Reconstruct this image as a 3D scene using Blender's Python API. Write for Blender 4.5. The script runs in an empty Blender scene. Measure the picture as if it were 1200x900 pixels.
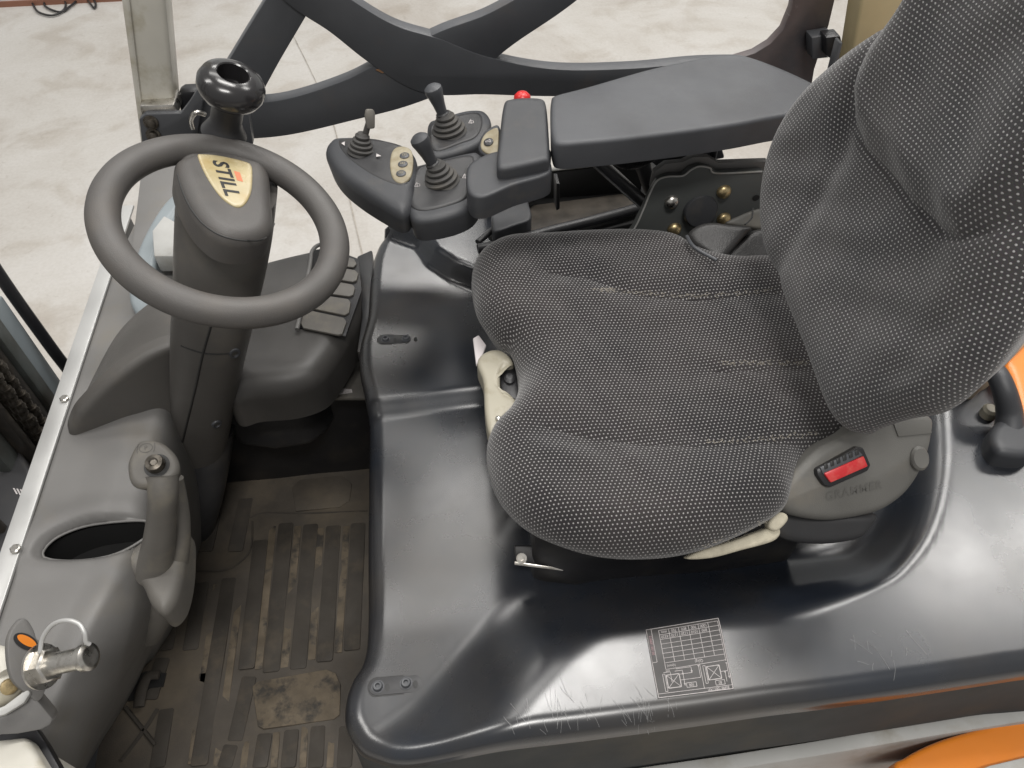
import bpy, bmesh, math, random
import numpy as np
from mathutils import Vector, Matrix
random.seed(7)
S = bpy.context.scene
col = S.collection
# ---------------------------------------------------------------- camera
F = 890.0; PITCH = math.radians(49.4); YAW = math.radians(7.1); CAM = np.array([0, 0, 1.9])
cd = bpy.data.cameras.new('camera'); cam = bpy.data.objects.new('camera', cd); col.objects.link(cam)
cd.sensor_width = 36; cd.lens = F / 1200 * 36; cd.clip_start = .02; cd.clip_end = 60
cam.location = CAM; cam.rotation_euler = (math.pi / 2 - PITCH, 0, -YAW); S.camera = cam
# ---------------------------------------------------------------- hall light
w = bpy.data.worlds.new('World'); S.world = w; w.use_nodes = True
w.node_tree.nodes['Background'].inputs[0].default_value = (1, .985, .965, 1)
w.node_tree.nodes['Background'].inputs[1].default_value = .37
def hall_lamp(x, y, sx, sy, p, c=(1, .975, .94)):
    l = bpy.data.lights.new('hall_lamp', 'AREA'); l.shape = 'RECTANGLE'; l.size = sx; l.size_y = sy
    l.energy = p; l.color = c; o = bpy.data.objects.new('hall_lamp', l); col.objects.link(o)
    o.location = (x, y, 6.5)
for x, y in ((-.7, 4.1), (1.1, 2.3), (5.2, 2.9), (3.0, 4.6), (.4, -1.8), (-3.4, 1.4), (-.5, 7.4), (3.2, 8.2)):
    hall_lamp(x, y, 2.4, .8, {4.1: 50, -1.8: 200, 2.9: 120, 2.3: 150, 4.6: 115}.get(y, 100))
S.view_settings.view_transform = 'Standard'; S.view_settings.look = 'None'; S.view_settings.exposure = 0.0
S.view_settings.gamma = 1; S.render.engine = 'CYCLES'
# ---------------------------------------------------------------- photo pixel -> point on a real plane
fw = np.array([math.sin(YAW) * math.cos(PITCH), math.cos(YAW) * math.cos(PITCH), -math.sin(PITCH)])
rt = np.array([math.cos(YAW), -math.sin(YAW), 0]); upv = np.cross(rt, fw)
A = np.array
def ray(px, py): return fw + rt * (px - 600) / F - upv * (py - 450) / F
def U(px, py, z): d = ray(px, py); return CAM + d * ((z - CAM[2]) / d[2])
def V(px, py, y): d = ray(px, py); return CAM + d * (y / d[1])
def Wx(px, py, x): d = ray(px, py); return CAM + d * (x / d[0])
def UP(px, py, p0, n): d = ray(px, py); return CAM + d * (np.dot(A(p0) - CAM, n) / np.dot(d, n))
def depth(p): return float((A(p) - CAM) @ fw)
def nrm(v): v = A(v, dtype=float); return v / np.linalg.norm(v)
# ---------------------------------------------------------------- materials
def nt(m): return m.node_tree.nodes, m.node_tree.links
def mat(name, c, rough=.5, metal=0, var=.12, vscale=9, grain=0, gscale=900, c2=None, c2scale=6, c2lo=.5, c2hi=.7,
        scratch=0, rvar=.08, coat=0, spec=.5, wav=0):
    m = bpy.data.materials.new(name); m.use_nodes = True; N, L = nt(m); b = N['Principled BSDF']
    b.inputs['Metallic'].default_value = metal; b.inputs['Coat Weight'].default_value = coat
    b.inputs['Coat Roughness'].default_value = .25; b.inputs['Specular IOR Level'].default_value = spec
    tc = N.new('ShaderNodeTexCoord')
    def noise(sc, det=4, r=.55):
        n = N.new('ShaderNodeTexNoise'); n.inputs['Scale'].default_value = sc; n.inputs['Detail'].default_value = det
        n.inputs['Roughness'].default_value = r; L.new(tc.outputs['Object'], n.inputs['Vector']); return n.outputs['Fac']
    def mrange(s, a, bb, lo, hi):
        n = N.new('ShaderNodeMapRange'); n.inputs[1].default_value = a; n.inputs[2].default_value = bb
        n.inputs[3].default_value = lo; n.inputs[4].default_value = hi; L.new(s, n.inputs[0]); return n.outputs[0]
    def mix(f, ca, cb, blend='MIX'):
        n = N.new('ShaderNodeMix'); n.data_type = 'RGBA'; n.blend_type = blend
        for s, v in ((n.inputs[0], f), (n.inputs[6], ca), (n.inputs[7], cb)):
            if isinstance(v, (tuple, float, int)): s.default_value = v if not isinstance(v, tuple) else (*v, 1)[:4]
            else: L.new(v, s)
        return n.outputs[2]
    f = noise(vscale)
    colr = mix(mrange(f, .3, .7, 0, 1), tuple(x * (1 - var) for x in c), tuple(x * (1 + var) for x in c))
    if c2 is not None:
        colr = mix(mrange(noise(c2scale, 8, .62), c2lo, c2hi, 0, 1), colr, c2)
    if scratch:
        v = N.new('ShaderNodeMapping'); v.inputs['Rotation'].default_value = (0, 0, 1.1); v.inputs['Scale'].default_value = (90, 4, 60)
        L.new(tc.outputs['Object'], v.inputs[0])
        n = N.new('ShaderNodeTexNoise'); n.inputs['Scale'].default_value = 1.6; n.inputs['Detail'].default_value = 2
        n.inputs['Distortion'].default_value = 1.2; L.new(v.outputs[0], n.inputs['Vector'])
        s = mrange(n.outputs['Fac'], .71, .76, 0, scratch)
        colr = mix(s, colr, (.32, .31, .3))
    L.new(colr, b.inputs['Base Color'])
    L.new(mrange(noise(vscale * 1.7, 6), .3, .7, max(.02, rough - rvar), min(1, rough + rvar)), b.inputs['Roughness'])
    if grain or wav:
        bp = N.new('ShaderNodeBump'); bp.inputs['Strength'].default_value = grain if grain else wav
        bp.inputs['Distance'].default_value = .0006 if grain else .004
        L.new(noise(gscale if grain else 7, 2), bp.inputs['Height']); L.new(bp.outputs[0], b.inputs['Normal'])
    return m
def fabric(name, dx, dy, base=(.032, .029, .030), dot=(.42, .40, .38)):
    m = bpy.data.materials.new(name); m.use_nodes = True; N, L = nt(m); b = N['Principled BSDF']
    b.inputs['Roughness'].default_value = .92; b.inputs['Sheen Weight'].default_value = .35; b.inputs['Sheen Roughness'].default_value = .5
    b.inputs['Specular IOR Level'].default_value = .2
    uv = N.new('ShaderNodeUVMap'); uv.uv_map = 'UVMap'
    def M(op, *a):
        n = N.new('ShaderNodeMath'); n.operation = op
        for i, v in enumerate(a):
            if isinstance(v, (int, float)): n.inputs[i].default_value = v
            else: L.new(v, n.inputs[i])
        return n.outputs[0]
    def noise(sc, det=3, src=None):
        n = N.new('ShaderNodeTexNoise'); n.inputs['Scale'].default_value = sc; n.inputs['Detail'].default_value = det
        L.new(src or uv.outputs[0], n.inputs['Vector']); return n
    wob = noise(30, 2)
    va = N.new('ShaderNodeVectorMath'); va.operation = 'MULTIPLY_ADD'; L.new(wob.outputs['Color'], va.inputs[0])
    va.inputs[1].default_value = (.002, .002, 0); L.new(uv.outputs[0], va.inputs[2])
    sp = N.new('ShaderNodeSeparateXYZ'); L.new(va.outputs[0], sp.inputs[0])
    u = M('DIVIDE', sp.outputs[0], dx); v = M('DIVIDE', sp.outputs[1], dy)
    row = M('FLOOR', v); off = M('MULTIPLY', M('FLOORED_MODULO', row, 2), .5)
    fu = M('SUBTRACT', M('FRACT', M('ADD', u, off)), .5); fv = M('SUBTRACT', M('FRACT', v), .5)
    d = M('SQRT', M('ADD', M('POWER', M('MULTIPLY', fu, dx), 2), M('POWER', M('MULTIPLY', fv, dy), 2)))
    d = M('ADD', d, M('MULTIPLY', M('SUBTRACT', noise(420, 1).outputs['Fac'], .5), .0009))
    mr = N.new('ShaderNodeMapRange'); mr.interpolation_type = 'SMOOTHSTEP'
    mr.inputs[1].default_value = .00060; mr.inputs[2].default_value = .00135; mr.inputs[3].default_value = 1; mr.inputs[4].default_value = 0
    L.new(d, mr.inputs[0])
    wear = N.new('ShaderNodeMapRange'); L.new(noise(7, 6).outputs['Fac'], wear.inputs[0]); wear.inputs[1].default_value = .35; wear.inputs[2].default_value = .68
    m1 = N.new('ShaderNodeMix'); m1.data_type = 'RGBA'; L.new(wear.outputs[0], m1.inputs[0])
    m1.inputs[6].default_value = (*base, 1); m1.inputs[7].default_value = (base[0] * 2.0, base[1] * 1.9, base[2] * 1.75, 1)
    fine = N.new('ShaderNodeMix'); fine.data_type = 'RGBA'; fine.blend_type = 'MULTIPLY'; fine.inputs[0].default_value = .6
    L.new(m1.outputs[2], fine.inputs[6]); L.new(noise(1100, 1).outputs['Color'], fine.inputs[7])
    m2 = N.new('ShaderNodeMix'); m2.data_type = 'RGBA'
    L.new(M('MULTIPLY', mr.outputs[0], M('ADD', .55, M('MULTIPLY', noise(160, 1).outputs['Fac'], .6))), m2.inputs[0])
    L.new(fine.outputs[2], m2.inputs[6]); m2.inputs[7].default_value = (*dot, 1)
    L.new(m2.outputs[2], b.inputs['Base Color'])
    bp = N.new('ShaderNodeBump'); bp.inputs['Strength'].default_value = .55; bp.inputs['Distance'].default_value = .0012
    L.new(M('ADD', mr.outputs[0], M('MULTIPLY', noise(700, 2).outputs['Fac'], .8)), bp.inputs['Height'])
    b2 = N.new('ShaderNodeBump'); b2.inputs['Strength'].default_value = .22; b2.inputs['Distance'].default_value = .012
    L.new(noise(11, 3).outputs['Fac'], b2.inputs['Height']); L.new(b2.outputs[0], bp.inputs['Normal'])
    L.new(bp.outputs[0], b.inputs['Normal'])
    return m
K = dict(
    hood=mat('hood_plastic', (.011, .014, .020), .26, var=.2, vscale=4, grain=0, gscale=1100, c2=(.034, .029, .024), c2scale=3.2, c2lo=.42, c2hi=.75, rvar=.055, spec=.85, coat=.25),
    dash=mat('dash_plastic', (.155, .151, .146), .46, var=.07, vscale=7, grain=.35, gscale=1000, c2=(.17, .155, .13), c2scale=9, c2lo=.55, c2hi=.85),
    cowl=mat('cowl_plastic', (.088, .083, .077), .46, var=.08, grain=.4, gscale=1000, c2=(.13, .115, .095), c2scale=10, c2lo=.55, c2hi=.9),
    lever=mat('lever_plastic', (.13, .122, .11), .5, var=.1, grain=.35, c2=(.2, .18, .14), c2scale=18, c2lo=.52, c2hi=.8),
    dark=mat('dark_plastic', (.032, .032, .034), .42, grain=.3, c2=(.07, .062, .052), c2scale=12, c2lo=.55, c2hi=.85),
    sidep=mat('side_panel_plastic', (.060, .062, .062), .8, spec=.15, grain=.2, c2=(.08, .075, .065), c2scale=7),
    panelp=mat('side_panel_skin', (.062, .059, .056), .42, grain=.3, c2=(.085, .078, .07), c2scale=9, c2lo=.55, c2hi=.85),
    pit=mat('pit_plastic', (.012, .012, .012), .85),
    black=mat('black_plastic', (.014, .014, .016), .4, grain=.2, c2=(.03, .027, .024), c2scale=12),
    cons=mat('console_plastic', (.045, .047, .052), .45, grain=.45, gscale=1100, c2=(.09, .08, .068), c2scale=14, c2lo=.56, c2hi=.85),
    pad=mat('armrest_skin', (.065, .068, .075), .44, grain=.5, gscale=1300, c2=(.045, .045, .048), c2scale=6, c2lo=.5, c2hi=.75),
    rim=mat('wheel_rubber', (.085, .080, .076), .5, grain=.6, gscale=900, c2=(.12, .105, .09), c2scale=10, c2lo=.5, c2hi=.85),
    gloss=mat('knob_plastic', (.022, .021, .022), .2, grain=.06, gscale=500, coat=.3),
    boot=mat('boot_rubber', (.05, .048, .046), .62, grain=.4, c2=(.1, .09, .075), c2scale=20),
    seatgrey=mat('seat_cover_plastic', (.12, .117, .108), .5, grain=.5, gscale=1000, c2=(.19, .165, .13), c2scale=9, c2lo=.55, c2hi=.85),
    mat_=mat('mat_rubber', (.066, .056, .045), .7, var=.2, vscale=14, grain=.5, gscale=420, c2=(.13, .105, .074), c2scale=6, c2lo=.45, c2hi=.75),
    rib=mat('mat_rib_rubber', (.050, .043, .035), .8, var=.2, vscale=16, grain=.4, gscale=420, c2=(.10, .08, .056), c2scale=15, c2lo=.52, c2hi=.8),
    dust=mat('dusty_groove', (.125, .10, .07), .8, var=.35, vscale=22, grain=.6, gscale=300, c2=(.045, .04, .034), c2scale=24, c2lo=.5, c2hi=.62),
    steel=mat('black_steel', (.068, .071, .078), .42, metal=.0, grain=.12, gscale=500, c2=(.10, .085, .075), c2scale=7, c2lo=.58, c2hi=.85),
    brown=mat('brown_steel', (.11, .085, .082), .42, grain=.12, c2=(.05, .05, .056), c2scale=5, c2lo=.45, c2hi=.7, scratch=.2),
    alu=mat('aluminium', (.50, .50, .49), .36, metal=.35, var=.04, grain=.08, gscale=300),
    zinc=mat('zinc', (.62, .6, .56), .3, metal=1, var=.15, vscale=40, c2=(.25, .22, .18), c2scale=60, c2lo=.5, c2hi=.8),
    gold=mat('yellow_zinc', (.60, .47, .26), .35, metal=.9, var=.15, vscale=60, c2=(.18, .14, .09), c2scale=90, c2lo=.5, c2hi=.8),
    post=mat('post_paint', (.56, .54, .48), .42, var=.08, grain=.1, c2=(.34, .30, .20), c2scale=14, c2lo=.5, c2hi=.72),
    ypost=mat('yellowed_paint', (.52, .43, .25), .45, var=.1, grain=.1, c2=(.25, .19, .09), c2scale=12, c2lo=.5, c2hi=.75),
    foam=mat('foam', (.50, .46, .36), .9, var=.2, vscale=50, grain=.8, gscale=300),
    bone=mat('bone_plastic', (.36, .335, .265), .4, var=.08, c2=(.23, .20, .13), c2scale=25, c2lo=.5, c2hi=.75),
    card=mat('pale_tag', (.62, .58, .58), .5),
    red=mat('red_plastic', (.55, .025, .03), .35, c2=(.6, .15, .12), c2scale=60, c2lo=.5, c2hi=.9),
    redknob=mat('red_gloss', (.55, .02, .02), .3),
    orange=mat('orange_paint', (.72, .22, .022), .33, var=.06, grain=.1, gscale=250, c2=(.5, .17, .04), c2scale=14, c2lo=.6, c2hi=.85, coat=.3),
    olive=mat('bracket_paint', (.085, .09, .088), .42, grain=.15, gscale=400, c2=(.1, .095, .085), c2scale=16, c2lo=.56, c2hi=.85),
    badge=mat('badge_face', (.50, .42, .24), .3, var=.12, vscale=18, c2=(.42, .31, .13), c2scale=25, coat=.6),
    ink=mat('black_print', (.02, .02, .02), .5), oink=mat('orange_print', (.62, .20, .10), .5),
    white=mat('white_print', (.50, .47, .465), .6, var=.25, vscale=300), pinkp=mat('pink_print', (.42, .27, .29), .6, var=.25, vscale=300),
    sticker=mat('dark_decal', (.040, .037, .036), .42, var=.08),
    btn=mat('button_panel', (.30, .265, .185), .45, var=.1, vscale=60, c2=(.2, .16, .09), c2scale=50, c2lo=.45, c2hi=.7),
    blue=mat('grey_blue_paint', (.22, .25, .265), .4, grain=.1), mast=mat('mast_paint', (.10, .11, .105), .45, grain=.1, c2=(.05, .047, .04), c2scale=6, c2lo=.45, c2hi=.65),
    grease=mat('greasy_steel', (.05, .045, .04), .35, metal=.4, c2=(.1, .08, .06), c2scale=20), chain=mat('chain_steel', (.16, .145, .125), .34, metal=.8, var=.3, vscale=50, c2=(.05, .04, .03), c2scale=60, c2lo=.45, c2hi=.65),
    lgrey=mat('light_grey_paint', (.40, .40, .385), .6, grain=.1, c2=(.3, .28, .24), c2scale=12),
    wall=mat('wall_paint', (.6, .62, .63), .7), skirt=mat('wall_base_paint', (.24, .11, .07), .6),
    leather=mat('black_vinyl', (.03, .029, .029), .38, grain=.9, gscale=600),
)
# ---------------------------------------------------------------- object helpers
WL = {}
def link(o, parent=None, label=None):
    col.objects.link(o)
    if parent is not None:
        o.parent = parent; o.matrix_parent_inverse = Matrix.Translation(WL[parent.name]).inverted()
    WL[o.name] = Vector((0, 0, 0))
    if label: o['label'] = label
    return o
def empty(name, loc, parent=None, label=None):
    o = bpy.data.objects.new(name, None); o.empty_display_size = .05; o.location = Vector(loc)
    link(o, parent, label); WL[o.name] = Vector(loc); return o
def thing(name, loc, label, cat, group=None):
    o = empty(name, loc); o['label'] = label; o['category'] = cat
    if group: o['group'] = group
    return o
def tagm(o, label, cat, group=None):
    o['label'] = label; o['category'] = cat
    if group: o['group'] = group
    return o
def obj(name, me, m, parent=None, label=None):
    if isinstance(me, bmesh.types.BMesh):
        d = bpy.data.meshes.new(name); me.to_mesh(d); me.free(); me = d
    if m is not None:
        me.materials.clear(); me.materials.append(K[m] if isinstance(m, str) else m)
    o = bpy.data.objects.new(name, me); return link(o, parent, label)
def finish(bm, ang=32, recalc=True):
    if recalc: bmesh.ops.recalc_face_normals(bm, faces=bm.faces)
    for f in bm.faces: f.smooth = True
    for e in bm.edges:
        e.smooth = not (len(e.link_faces) == 2 and e.calc_face_angle(0) > math.radians(ang))
    return bm
def crc(P, n, closed=True):
    P = A([list(p) for p in P], dtype=float); N = len(P); out = []
    rng = range(N) if closed else range(N - 1)
    for i in rng:
        if closed: p0, p1, p2, p3 = P[i - 1], P[i], P[(i + 1) % N], P[(i + 2) % N]
        else: p0, p1, p2, p3 = P[max(i - 1, 0)], P[i], P[i + 1], P[min(i + 2, N - 1)]
        for k in range(n):
            t = k / n
            out.append(.5 * ((2 * p1) + (-p0 + p2) * t + (2 * p0 - 5 * p1 + 4 * p2 - p3) * t * t + (-p0 + 3 * p1 - 3 * p2 + p3) * t ** 3))
    if not closed: out.append(P[-1])
    return A(out)
def segdist(P, Q, closed=True):
    """distance of points P (N,2) to polyline Q (M,2)"""
    a = Q; b = np.roll(Q, -1, 0)
    if not closed: a = a[:-1]; b = b[:-1]
    best = np.full(len(P), 1e9)
    for i in range(len(a)):
        ab = b[i] - a[i]; L = max(ab @ ab, 1e-12)
        t = np.clip(((P - a[i]) @ ab) / L, 0, 1); q = a[i] + t[:, None] * ab
        best = np.minimum(best, np.sqrt(((P - q) ** 2).sum(1)))
    return best
def nearest(P, Q):
    best = np.full(len(P), 1e9); out = P.copy()
    for i in range(len(Q)):
        a = Q[i]; ab = Q[(i + 1) % len(Q)] - a; L = max(ab @ ab, 1e-12)
        t = np.clip(((P - a) @ ab) / L, 0, 1); q = a + t[:, None] * ab; dd = ((P - q) ** 2).sum(1)
        m_ = dd < best; best = np.where(m_, dd, best); out[m_] = q[m_]
    return out
def inside(P, Q):
    r = np.zeros(len(P), bool); n = len(Q)
    for i in range(n):
        x1, y1 = Q[i]; x2, y2 = Q[(i + 1) % n]
        c = ((y1 > P[:, 1]) != (y2 > P[:, 1]))
        with np.errstate(divide='ignore', invalid='ignore'):
            xi = (x2 - x1) * (P[:, 1] - y1) / ((y2 - y1) or 1e-12) + x1
        r ^= c & (P[:, 0] < xi)
    return r
def sst(x, a, b): t = np.clip((x - a) / (b - a), 0, 1); return t * t * (3 - 2 * t)
class Fr:
    """a plane: origin, in-plane axes, normal"""
    def __init__(s, o, n, x=None):
        s.o = A(o, dtype=float); s.n = nrm(n)
        x = A(x if x is not None else (1, 0, 0), dtype=float); x = x - s.n * (x @ s.n); s.x = nrm(x); s.y = np.cross(s.n, s.x)
    def px(s, p): q = UP(p[0], p[1], s.o, s.n) - s.o; return A([q @ s.x, q @ s.y])
    def w(s, a, b, h=0): return s.o + s.x * a + s.y * b + s.n * h
    def pts(s, L): return A([s.px(p) for p in L])
def ZF(z): return Fr((0, 0, z), (0, 0, 1))
def YF(y): return Fr((0, y, 0), (0, -1, 0))
def roll(d, R): e = R - np.minimum(d, R); return -(R - np.sqrt(np.maximum(R * R - e * e, 0)))
def blob(fr, outl, R=.02, skirt=.05, hf=None, rings=14, n=6, taper=0, uv=False, center=None, pw=2.0, smooth=True, cap=True):
    """rounded body: closed outline on a plane, raised top with a rolled edge, side wall"""
    O = crc(outl, n) if smooth else A(outl)
    c = O.mean(0) if center is None else A(center); na = len(O)
    ts = 1 - (1 - np.linspace(0, 1, rings + 1)[1:]) ** pw
    P = [c[None]]
    for t in ts: P.append(c + (O - c) * t)
    P2 = np.vstack(P); d = segdist(P2, O); d[-na:] = 0
    H = roll(d, R)
    if hf is not None: H = H + hf(P2, d)
    W = [fr.w(a, b, h) for (a, b), h in zip(P2, H)]
    edge0 = 1 + (rings - 1) * na
    base = H[edge0:]
    sk = []
    if skirt:
        for k in range(na):
            o = O[k] + (c - O[k]) * taper; sk.append(fr.w(o[0], o[1], (base[k] - skirt)))
    bm = bmesh.new(); vs = [bm.verts.new(v) for v in W + sk]
    uvl = bm.loops.layers.uv.new('UVMap') if uv else None
    nr = rings + (1 if skirt else 0)
    for k in range(na): bm.faces.new((vs[0], vs[1 + k], vs[1 + (k + 1) % na]))
    for r in range(nr - 1):
        a = 1 + r * na
        for k in range(na):
            k2 = (k + 1) % na; bm.faces.new((vs[a + k], vs[a + na + k], vs[a + na + k2], vs[a + k2]))
    if cap and skirt: bm.faces.new([vs[1 + (nr - 1) * na + k] for k in range(na)])
    if uv:
        # unroll the rolled edge outwards so the weave keeps its pitch on the sides
        idx = {v: i for i, v in enumerate(vs)}; g = nearest(P2, O) - P2; gl = np.linalg.norm(g, axis=1)
        for k in range(na):      # on the outline itself keep the outward direction of the ring inside it
            g[-na + k] = g[-2 * na + k]; gl[-na + k] = gl[-2 * na + k]
        g = g / np.maximum(gl, 1e-9)[:, None]; g[0] = 0
        th = np.arcsin(np.clip((R - np.minimum(d, R)) / R, 0, 1)); ex = R * th - (R - np.minimum(d, R))
        UVs = P2 + g * ex[:, None]
        if skirt: UVs = np.vstack([UVs, UVs[-na:] + g[-na:] * skirt])
        for f in bm.faces:
            for lo in f.loops: lo[uvl].uv = UVs[idx[lo.vert]]
    return finish(bm, 60)
def slab(fr, outl, th=.01, bev=.002, seg=2, smooth=0, h0=0):
    """plate: front face on the plane (raised by h0), thickness going back"""
    O = crc(outl, smooth) if smooth else A(outl)
    bm = bmesh.new(); a = [bm.verts.new(fr.w(p[0], p[1], h0)) for p in O]; b = [bm.verts.new(fr.w(p[0], p[1], h0 - th)) for p in O]
    n = len(O); bm.faces.new(a); bm.faces.new(b[::-1])
    for i in range(n): bm.faces.new((a[i], b[i], b[(i + 1) % n], a[(i + 1) % n]))
    bmesh.ops.recalc_face_normals(bm, faces=bm.faces)
    if bev:
        es = [e for e in bm.edges if e.calc_face_angle(0) > math.radians(35)]
        bmesh.ops.bevel(bm, geom=es, offset=bev, segments=seg, profile=.5, affect='EDGES', clamp_overlap=True)
    return finish(bm)
def pslab(fr, px, *a, **k): return slab(fr, fr.pts(px), *a, **k)
def pblob(fr, px, *a, **k):
    if 'center' in k and k['center'] is not None: k['center'] = fr.px(k['center'])
    return blob(fr, fr.pts(px), *a, **k)
def basis(d, hint=(0, 0, 1)):
    d = nrm(d); h = A(hint, dtype=float)
    if abs(d @ nrm(h)) > .95: h = A([1., 0, 0])
    x = nrm(np.cross(h, d)); return x, np.cross(d, x), d
def lathe(o, d, prof, n=32, sx=1, bm=None, hint=(0, 0, 1)):
    """profile [(radius, height)] turned about axis d through o"""
    x, y, z = basis(d, hint); new = bm is None; bm = bm or bmesh.new(); prev = None; o = A(o)
    for r, h in prof:
        if r < 1e-6: ring = [bm.verts.new(o + z * h)]
        else: ring = [bm.verts.new(o + z * h + (x * math.cos(t) * sx + y * math.sin(t)) * r) for t in np.linspace(0, 2 * math.pi, n, endpoint=False)]
        if prev:
            if len(prev) == 1 and len(ring) > 1:
                for i in range(n): bm.faces.new((prev[0], ring[(i + 1) % n], ring[i]))
            elif len(ring) == 1 and len(prev) > 1:
                for i in range(n): bm.faces.new((prev[i], prev[(i + 1) % n], ring[0]))
            elif len(ring) > 1:
                for i in range(n): bm.faces.new((prev[i], prev[(i + 1) % n], ring[(i + 1) % n], ring[i]))
        prev = ring
    return finish(bm, 40) if new else bm
def tube(path, r, n=14, bm=None, smooth=8, flat=None):
    """swept round bar; r may be a list"""
    P = A(path, dtype=float); R = r if hasattr(r, '__len__') else [r] * len(P)
    if smooth:
        Q = crc(np.hstack([P, A(R)[:, None]]), smooth, closed=False); P = Q[:, :3]; R = Q[:, 3]
    new = bm is None; bm = bm or bmesh.new(); prev = None; x = None
    for i, p in enumerate(P):
        t = nrm(P[min(i + 1, len(P) - 1)] - P[max(i - 1, 0)])
        if x is None: x, _, _ = basis(t)
        x = nrm(x - t * (x @ t)); y = np.cross(t, x)
        ring = [bm.verts.new(p + (x * math.cos(a) + y * math.sin(a) * (flat or 1)) * R[i]) for a in np.linspace(0, 2 * math.pi, n, endpoint=False)]
        if prev:
            for k in range(n): bm.faces.new((prev[k], prev[(k + 1) % n], ring[(k + 1) % n], ring[k]))
        else: bm.faces.new(ring[::-1])
        prev = ring
    bm.faces.new(prev)
    return finish(bm, 50) if new else bm
def loft(secs, n=40, smooth=6, cap=True):
    """secs: (px,py,z,width_px,depth_ratio,power) horizontal rounded sections"""
    R = []
    for px, py, z, wpx, dr, pw in secs:
        c = U(px, py, z); r = wpx / 2 * depth(c) / F; R.append([*c, r, r * dr, pw])
    R = crc(R, smooth, closed=False); bm = bmesh.new(); prev = None
    for x, y, z, ra, rb, pw in R:
        ring = []
        for t in np.linspace(0, 2 * math.pi, n, endpoint=False):
            c, s = math.cos(t), math.sin(t)
            ring.append(bm.verts.new((x + ra * abs(c) ** (2 / pw) * (1 if c > 0 else -1), y + rb * abs(s) ** (2 / pw) * (1 if s > 0 else -1), z)))
        if prev:
            for k in range(n): bm.faces.new((prev[k], prev[(k + 1) % n], ring[(k + 1) % n], ring[k]))
        elif cap: bm.faces.new(ring)
        prev = ring
    if cap: bm.faces.new(prev[::-1])
    return finish(bm, 60)
def sheet(rows, nu=10, nv=10, hole=None, disp=None, thick=0):
    G = A([[U(*p) for p in r] for r in rows]); nr, nc, _ = G.shape
    G2 = A([crc(G[i], nu, closed=False) for i in range(nr)])
    G3 = A([crc(G2[:, j], nv, closed=False) for j in range(G2.shape[1])]).transpose(1, 0, 2)
    if disp is not None: G3 = disp(G3)
    bm = bmesh.new(); vs = [[bm.verts.new(p) for p in r] for r in G3]
    for i in range(len(vs) - 1):
        for j in range(len(vs[0]) - 1):
            bm.faces.new((vs[i][j], vs[i + 1][j], vs[i + 1][j + 1], vs[i][j + 1]))
    bm = finish(bm, 70, recalc=True)
    if sum(f.normal.z for f in bm.faces) < 0: bmesh.ops.reverse_faces(bm, faces=bm.faces)
    return bm
def strip_px(fr, cl, wd, th, bev=.002, h0=0):
    """plate along a centre line of pixels (px,py) with widths in pixels"""
    c = crc([list(p) + [q] for p, q in zip(cl, wd)], 8, closed=False)
    L, Rr = [], []
    for i in range(len(c)):
        t = c[min(i + 1, len(c) - 1), :2] - c[max(i - 1, 0), :2]; t = t / np.linalg.norm(t); nn = A([-t[1], t[0]])
        L.append(c[i, :2] + nn * c[i, 2] / 2); Rr.append(c[i, :2] - nn * c[i, 2] / 2)
    return pslab(fr, [tuple(p) for p in L + Rr[::-1]], th, bev, h0=h0)
def place(me, name, m, loc, d, parent, scale=1, spin=0, label=None):
    """copy of a shared small mesh standing at loc, its z axis along d"""
    x, y, z = basis(d)
    me_ = me
    if m is not None and not me.materials: me.materials.append(K[m])
    o = bpy.data.objects.new(name, me_)
    rot = Matrix((( x[0], y[0], z[0]), (x[1], y[1], z[1]), (x[2], y[2], z[2]))).to_4x4()
    o.matrix_basis = Matrix.Translation(Vector(loc)) @ rot @ Matrix.Rotation(spin, 4, 'Z') @ Matrix.Scale(scale, 4)
    l = link(o, parent, label); return l
def mk(name, bm, m):
    d = bpy.data.meshes.new(name); bm.to_mesh(d); bm.free(); d.materials.append(K[m]); return d
def textmesh(s, size, shear=0, bold=0, space=1):
    c = bpy.data.curves.new('t', 'FONT'); c.body = s; c.size = size; c.align_x = 'CENTER'; c.align_y = 'CENTER'; c.shear = shear; c.offset = bold; c.space_character = space
    c.resolution_u = 3
    o = bpy.data.objects.new('t', c); col.objects.link(o); dg = bpy.context.evaluated_depsgraph_get(); dg.update()
    me = bpy.data.meshes.new_from_object(o.evaluated_get(dg)); bpy.data.objects.remove(o)
    v = [tuple(p.co[:2]) for p in me.vertices]; f = [tuple(p.vertices) for p in me.polygons]; bpy.data.meshes.remove(me); return v, f
class Flat:
    """collects flat print in 2D and lays it on a surface"""
    def __init__(s): s.v = []; s.f = []
    def add(s, v, f): k = len(s.v); s.v += list(v); s.f += [tuple(i + k for i in q) for q in f]
    def line(s, a, b, w):
        a = A(a, dtype=float); b = A(b, dtype=float); t = b - a; l = np.linalg.norm(t); t /= l; n_ = A([-t[1], t[0]]) * w / 2
        m_ = max(1, int(l / .012)); P = []
        for i in range(m_ + 1):
            q = a + t * l * i / m_; P += [tuple(q + n_), tuple(q - n_)]
        s.add(P, [(2 * i, 2 * i + 1, 2 * i + 3, 2 * i + 2) for i in range(m_)])
    def poly(s, L, w, closed=True):
        for i in range(len(L) if closed else len(L) - 1): s.line(L[i], L[(i + 1) % len(L)], w)
    def text(s, t, x, y, size, rot=0, **k):
        v, f = textmesh(t, size, **k); c, q = math.cos(rot), math.sin(rot); s.add([(x + a * c - b * q, y + a * q + b * c) for a, b in v], f)
    def build(s, fn):
        me = bpy.data.meshes.new('print'); me.from_pydata([tuple(fn(*p)) for p in s.v], [], s.f); return me
from mathutils.bvhtree import BVHTree
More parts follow.
